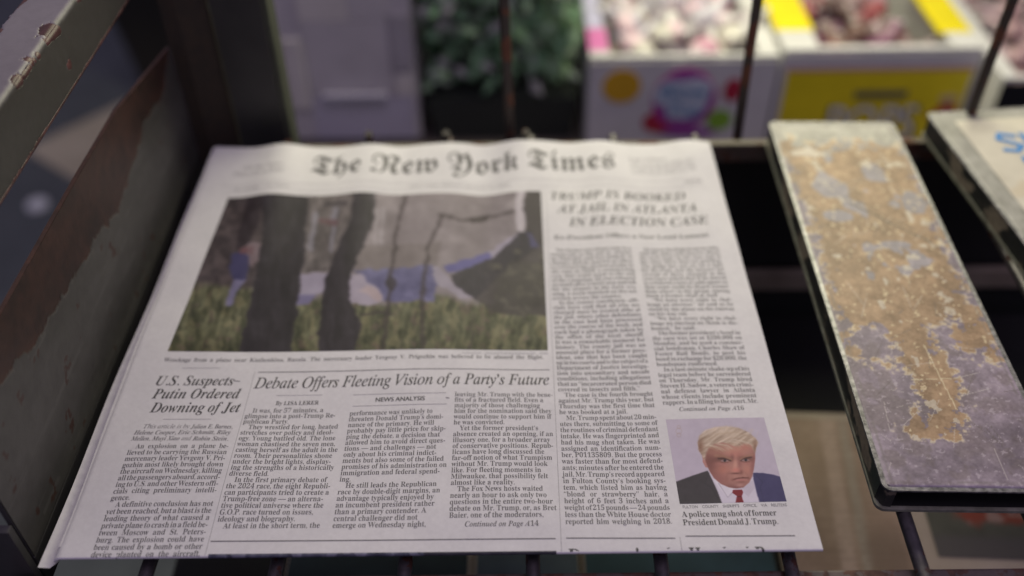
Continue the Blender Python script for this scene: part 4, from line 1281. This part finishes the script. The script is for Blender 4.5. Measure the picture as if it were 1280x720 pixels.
addw(MB().prism([(0.1740, -0.1700), (0.1830, -0.1590), (0.2010, -0.1600), (0.2160, -0.1570), (0.2310, -0.1620), (0.2300, -0.1750), (0.2240, -0.1960), (0.2080, -0.2040), (0.1900, -0.2020), (0.1860, -0.1880), (0.1740, -0.1840)], 'y', FY-0.0018, FY-0.0023), 'logo_panel', M['pale_blue'])
o = fascia_text('Blow', 0.1800, -0.1790, 0.0235, FY-0.0030, 0.046, M['mid_blue'], 'logo_lettering', wt); o.matrix_parent_inverse = Matrix.Translation(-Vector(wt.location))
o = fascia_text('Pop', 0.1905, -0.1990, 0.0225, FY-0.0030, 0.032, M['mid_blue'], 'logo_lettering', wt); o.matrix_parent_inverse = Matrix.Translation(-Vector(wt.location))
addw(disc(0.1800, -0.2080, 0.0150, 0.0120, FY-0.0003), 'printed_cherry', M['red'])
addw(disc(0.2430, -0.2060, 0.0130, 0.0120, FY-0.0003), 'printed_apple', M['green'])
addw(disc(0.2520, -0.1715, 0.0090, 0.0130, FY-0.0003), 'printed_berry', M['red'])
addw(disc(0.2120, -0.2200, 0.0300, 0.0060, FY-0.0002), 'printed_shadow', M['purple'])
wrapped_sweets(56, 0.143, 0.262, 0.668, 0.82, -0.180, -0.132,
               [('pale pink wrapped lollipop in the white sweet box', wrap_mat('wrap_pale_pink', (0.68, 0.50, 0.55)), wrap_mat('wrap_clear_pink', (0.62, 0.56, 0.58))),
                ('cream wrapped lollipop in the white sweet box', wrap_mat('wrap_cream', (0.58, 0.55, 0.48)), wrap_mat('wrap_clear', (0.62, 0.60, 0.58))),
                ('dusky rose wrapped lollipop in the white sweet box', wrap_mat('wrap_rose', (0.50, 0.25, 0.33)), wrap_mat('wrap_clear_rose', (0.55, 0.44, 0.48))),
                ('lilac grey wrapped lollipop in the white sweet box', wrap_mat('wrap_lilac', (0.45, 0.42, 0.48)), wrap_mat('wrap_clear_lilac', (0.58, 0.56, 0.60)))],
               'wrapped lollipops in the white box', 0.014)

# yellow box
yt, addy = tray_box('yellow fronted open sweet box with pale outlined lettering', 0.2965, 0.4890, 0.6302, 0.86, -0.1335, M['white_card'],
                    [(0.2965, 0.3310, 0.6310, 0.6700, M['white_card']), (0.2965, 0.3340, 0.6705, 0.82, M['yellow_card']),
                     (0.4600, 0.4895, 0.6310, 0.6620, M['white_card']), (0.4560, 0.4890, 0.6625, 0.82, M['yellow_card']), (0.3320, 0.4590, 0.6310, 0.6390, M['white_card'])])
addy(MB().box(0.3030, 0.4850, FY-0.0006, FY+0.0001, -0.2350, -0.1525), 'yellow_fascia', M['yellow_card'])
addy(MB().box(0.3020, 0.4860, FY-0.0005, FY+0.0001, -0.1522, -0.1490), 'fascia_stripe', solid('stripe_pink', (0.50, 0.22, 0.15)))
addy(MB().box(0.3740, 0.4270, FY-0.0012, FY-0.0006, -0.1822, -0.1742, 0.0002), 'name_plate', M['grey_ink'])
o = fascia_text('POPS', 0.3485, -0.2335, 0.0630, FY-0.0010, 0.099, M['grey_ink'], 'box_lettering', yt); o.matrix_parent_inverse = Matrix.Translation(-Vector(yt.location))
o = fascia_text('POPS', 0.3515, -0.2295, 0.0560, FY-0.0016, 0.092, solid('letter_pale', (0.78, 0.80, 0.78)), 'box_lettering', yt); o.matrix_parent_inverse = Matrix.Translation(-Vector(yt.location))
addy(MB().prism([(0.452, -0.206), (0.482, -0.206), (0.480, -0.192), (0.466, -0.190)], 'y', FY-0.0012, FY-0.0006), 'printed_cherry', M['red'])
addy(disc(0.4700, -0.1840, 0.0100, 0.0050, FY-0.0007), 'printed_sweet', solid('print_buff', (0.55, 0.42, 0.22)))
addy(disc(0.3140, -0.2180, 0.0070, 0.0070, FY-0.0007), 'printed_mark', solid('print_slate', (0.10, 0.14, 0.16)))
wrapped_sweets(52, 0.345, 0.448, 0.670, 0.84, -0.195, -0.150,
               [('brown wrapped lollipop in the yellow sweet box', wrap_mat('wrap_brown', (0.16, 0.09, 0.07)), wrap_mat('twist_brown', (0.24, 0.17, 0.15))),
                ('plum wrapped lollipop in the yellow sweet box', wrap_mat('wrap_plum', (0.15, 0.04, 0.10)), wrap_mat('twist_plum', (0.30, 0.16, 0.22))),
                ('red wrapped lollipop in the yellow sweet box', wrap_mat('wrap_red', (0.26, 0.03, 0.04)), wrap_mat('twist_red', (0.35, 0.15, 0.15))),
                ('dull mauve wrapped lollipop in the yellow sweet box', wrap_mat('wrap_mauve', (0.25, 0.16, 0.17)), wrap_mat('twist_mauve', (0.40, 0.30, 0.32)))],
               'wrapped lollipops in the yellow box', 0.011)

# black fronted box at the right edge
kt, addk = tray_box('black fronted open sweet box with a white rim beside the yellow box', 0.4960, 0.7000, 0.5900, 0.86, -0.1440, M['black_card'],
                    [(0.4960, 0.5110, 0.5915, 0.84, M['white_card']), (0.5115, 0.700, 0.5915, 0.598, M['white_card'])])
wrapped_sweets(24, 0.53, 0.66, 0.62, 0.84, -0.185, -0.150,
               [('dusty pink wrapped lollipop in the black sweet box', wrap_mat('wrap_dusty', (0.33, 0.20, 0.21)), wrap_mat('twist_dusty', (0.45, 0.32, 0.34)))],
               'wrapped lollipops in the black box', 0.013)

# pale grey drawer unit
gt_ = thing('drawer_unit', 'pale grey drawer unit standing on the counter behind the corner post', 'drawer unit', (-0.16, 0.66, ZB+0.0004))
def addg(mb, name, mat):
    o = mb.build(name, mat); o.parent = gt_; o.matrix_parent_inverse = Matrix.Translation(-Vector(gt_.location)); return o
gm = solid('grey_plastic', (0.56, 0.535, 0.53), 0.4); gl = solid('grey_plastic_pale', (0.66, 0.63, 0.58), 0.4); gd = solid('grey_plastic_dark', (0.42, 0.40, 0.41), 0.4)
lv = solid('lavender_reflection', (0.52, 0.50, 0.57), 0.3)  # lavender reflection on the unit, put into the base colour
addg(MB().box(-0.270, -0.0640, 0.660, 0.90, ZB+0.0006, 0.06, 0.004), 'body', gm)
addg(MB().box(-0.195, -0.1750, 0.6560, 0.6598, -0.205, -0.125, 0.002), 'corner_strip', gl)
addg(MB().box(-0.1740, -0.0880, 0.6580, 0.6598, -0.190, -0.108, 0.001), 'drawer', gm)
h_ = addg(MB().box(-0.1600, -0.0940, 0.6480, 0.6538, -0.190, -0.183, 0.002), 'handle', lv)
addg(MB().box(-0.1740, -0.0700, 0.6580, 0.6598, -0.243, -0.1915, 0.001), 'drawer', lv)
addg(MB().box(-0.0860, -0.0700, 0.6575, 0.6598, -0.1910, -0.168, 0.001), 'corner_strip', gl)
addg(MB().box(-0.0870, -0.0660, 0.6570, 0.6598, -0.162, -0.100, 0.002), 'corner_strip', gd)
addg(MB().box(-0.1740, -0.1250, 0.6580, 0.6598, -0.1075, -0.010, 0.001), 'drawer', gl)
addg(MB().box(-0.1248, -0.0880, 0.6580, 0.6598, -0.1075, -0.010, 0.001), 'drawer', gm)

# leafy plant in a black trough
pt = thing('potted_plant', 'leafy green plant in a black trough between grey drawers and sweet boxes', 'plant', (0.022, 0.72, ZB+0.0004))
def addp(o):
    o.parent = pt; o.matrix_parent_inverse = Matrix.Translation(-Vector(pt.location)); return o
addp(MB().prism([(-0.048, ZB+0.0006), (0.094, ZB+0.0006), (0.101, -0.197), (-0.056, -0.197)], 'y', 0.66, 0.80).build('trough', solid('trough_plastic', (0.022, 0.026, 0.022))))
lm, nt, b = newmat('leaf')
oi = N(nt, 'ShaderNodeVertexColor', layer_name='Col')
nt.links.new(oi.outputs['Color'], b.inputs['Base Color']); b.inputs['Roughness'].default_value = 0.55
tl = N(nt, 'ShaderNodeBsdfTranslucent'); nt.links.new(oi.outputs['Color'], tl.inputs['Color'])
ms = N(nt, 'ShaderNodeMixShader'); ms.inputs['Fac'].default_value = 0.4
nt.links.new(b.outputs['BSDF'], ms.inputs[1]); nt.links.new(tl.outputs['BSDF'], ms.inputs[2])
nt.links.new(ms.outputs['Shader'], nt.nodes['Material Output'].inputs['Surface'])
V = []; F = []; Cc = []
pal = [(0.24, 0.42, 0.24), (0.18, 0.34, 0.19), (0.31, 0.47, 0.29), (0.44, 0.53, 0.43), (0.25, 0.42, 0.22), (0.48, 0.47, 0.46), (0.31, 0.46, 0.28)]
for k in range(3000):
    x = random.uniform(-0.058, 0.100); y = random.uniform(0.655, 0.80); zz = random.uniform(-0.185, 0.07)
    if random.random() > 0.35+(zz+0.19)*4:
        continue
    L_ = random.uniform(0.016, 0.030); w_ = L_*0.55
    d = Vector((random.gauss(0, 1), random.gauss(-0.4, 0.8), random.gauss(0.3, 0.8))).normalized()
    s = d.cross(Vector((random.gauss(0, 1), random.gauss(0, 1), random.gauss(0, 1)))).normalized()
    nrm = d.cross(s)
    want = Vector((random.gauss(0, .35), -0.75+random.gauss(0, .35), 0.75+random.gauss(0, .3))).normalized()
    d = (d-want*d.dot(want)).normalized(); s = want.cross(d); nrm = want
    c = Vector((x, y, zz)); i0 = len(V)
    for q in (c-d*L_/2, c+s*w_/2-nrm*w_*0.1, c+d*L_/2-nrm*w_*0.3, c-s*w_/2-nrm*w_*0.1, c+nrm*w_*0.1):
        V.append(q[:])
    F += [(i0, i0+1, i0+4), (i0+1, i0+2, i0+4), (i0+2, i0+3, i0+4), (i0+3, i0, i0+4)]
    Cc += [random.choice(pal)]*5
me = bpy.data.meshes.new('foliage'); me.from_pydata(V, [], F)
ca = me.color_attributes.new('Col', 'FLOAT_COLOR', 'POINT')
ca.data.foreach_set('color', np.concatenate([np.array(Cc, np.float32), np.ones((len(Cc), 1), np.float32)], 1).ravel())
addp(link('foliage', me, None, lm))
sb_ = MB()
for k in range(14):
    x = random.uniform(-0.045, 0.09); y = random.uniform(0.68, 0.79)
    sb_.tube([(x, y, -0.19), (x+random.uniform(-.01, .01), y+random.uniform(-.01, .01), -0.08), (x+random.uniform(-.02, .02), y+random.uniform(-.02, .02), 0.05)], 0.0016, 6)
addp(sb_.build('stem', solid('stem_green', (0.03, 0.05, 0.02))))
# dark board closing the counter behind the plant and boxes
bw = MB().box(-0.30, 1.3, 1.655, 1.68, -0.70, 0.9)
tag(bw.build('back_board', mat_mottled('shop_wall', (0.14, 0.13, 0.13), (0.2, 0.19, 0.19), 6, 0.7)), 'grey board closing off the stand behind the sweets counter', 'board')

# ------------------------------------------------------------------ far left, seen through the gap of the side
cb = MB()
cb.prism([(-0.885, 1.315), (-0.70, 1.53), (-0.60, 1.42), (-0.755, 1.215)], 'z', -0.6996, -0.6930)  # thin tan quadrilateral on the pavement
tag(cb.build('tan_sheet', mat_mottled('flat_sheet', (0.46, 0.40, 0.29), (0.56, 0.49, 0.37), 12, 0.9)), 'flat tan sheet lying on the pavement left of the rack', 'flat_sheet')
b = MB()
prof = [(0.0, 0.0), (0.017, 0.0), (0.019, 0.002), (0.0175, 0.007), (0.013, 0.008), (0.012, 0.0065), (0.0, 0.0065)]
n = 32
rings = []
for r_, z_ in prof[1:-1]:
    rings.append([b.bm.verts.new((-0.8018+r_*math.cos(2*math.pi*k/n), 1.146+r_*math.sin(2*math.pi*k/n), -0.6998+z_)) for k in range(n)])
for A_, B2 in zip(rings[:-1], rings[1:]):
    for k in range(n):
        b.bm.faces.new((A_[k], A_[(k+1) % n], B2[(k+1) % n], B2[k]))
b.bm.faces.new(rings[0][::-1]); b.bm.faces.new(rings[-1])
tag(b.build('cup_lid', solid('white_plastic', (0.75, 0.76, 0.78)), None, True), 'small round white cup lid on the dark pavement below the side gap', 'lid')
bn = thing('waste_bin', 'black tapered waste bin standing beyond the side gap', 'bin', (-0.62, 1.62, -0.6998))
b = MB()
bot = [(-0.70, 1.50), (-0.52, 1.50), (-0.52, 1.70), (-0.70, 1.70)]
topq = [(-0.76, 1.46), (-0.48, 1.46), (-0.48, 1.75), (-0.76, 1.75)]
A_ = [b.bm.verts.new((x, y, -0.6998)) for x, y in bot]; B2 = [b.bm.verts.new((x, y, -0.20)) for x, y in topq]
b.bm.faces.new(A_[::-1]); b.bm.faces.new(B2)
for k in range(4):
    b.bm.faces.new((A_[k], A_[(k+1) % 4], B2[(k+1) % 4], B2[k]))
o = b.build('bin_body', M['black_card']); o.parent = bn; o.matrix_parent_inverse = Matrix.Translation(-Vector(bn.location))
o = MB().box(-0.775, -0.465, 1.445, 1.765, -0.1995, -0.165, 0.01).build('bin_lid', M['black_card']); o.parent = bn; o.matrix_parent_inverse = Matrix.Translation(-Vector(bn.location))
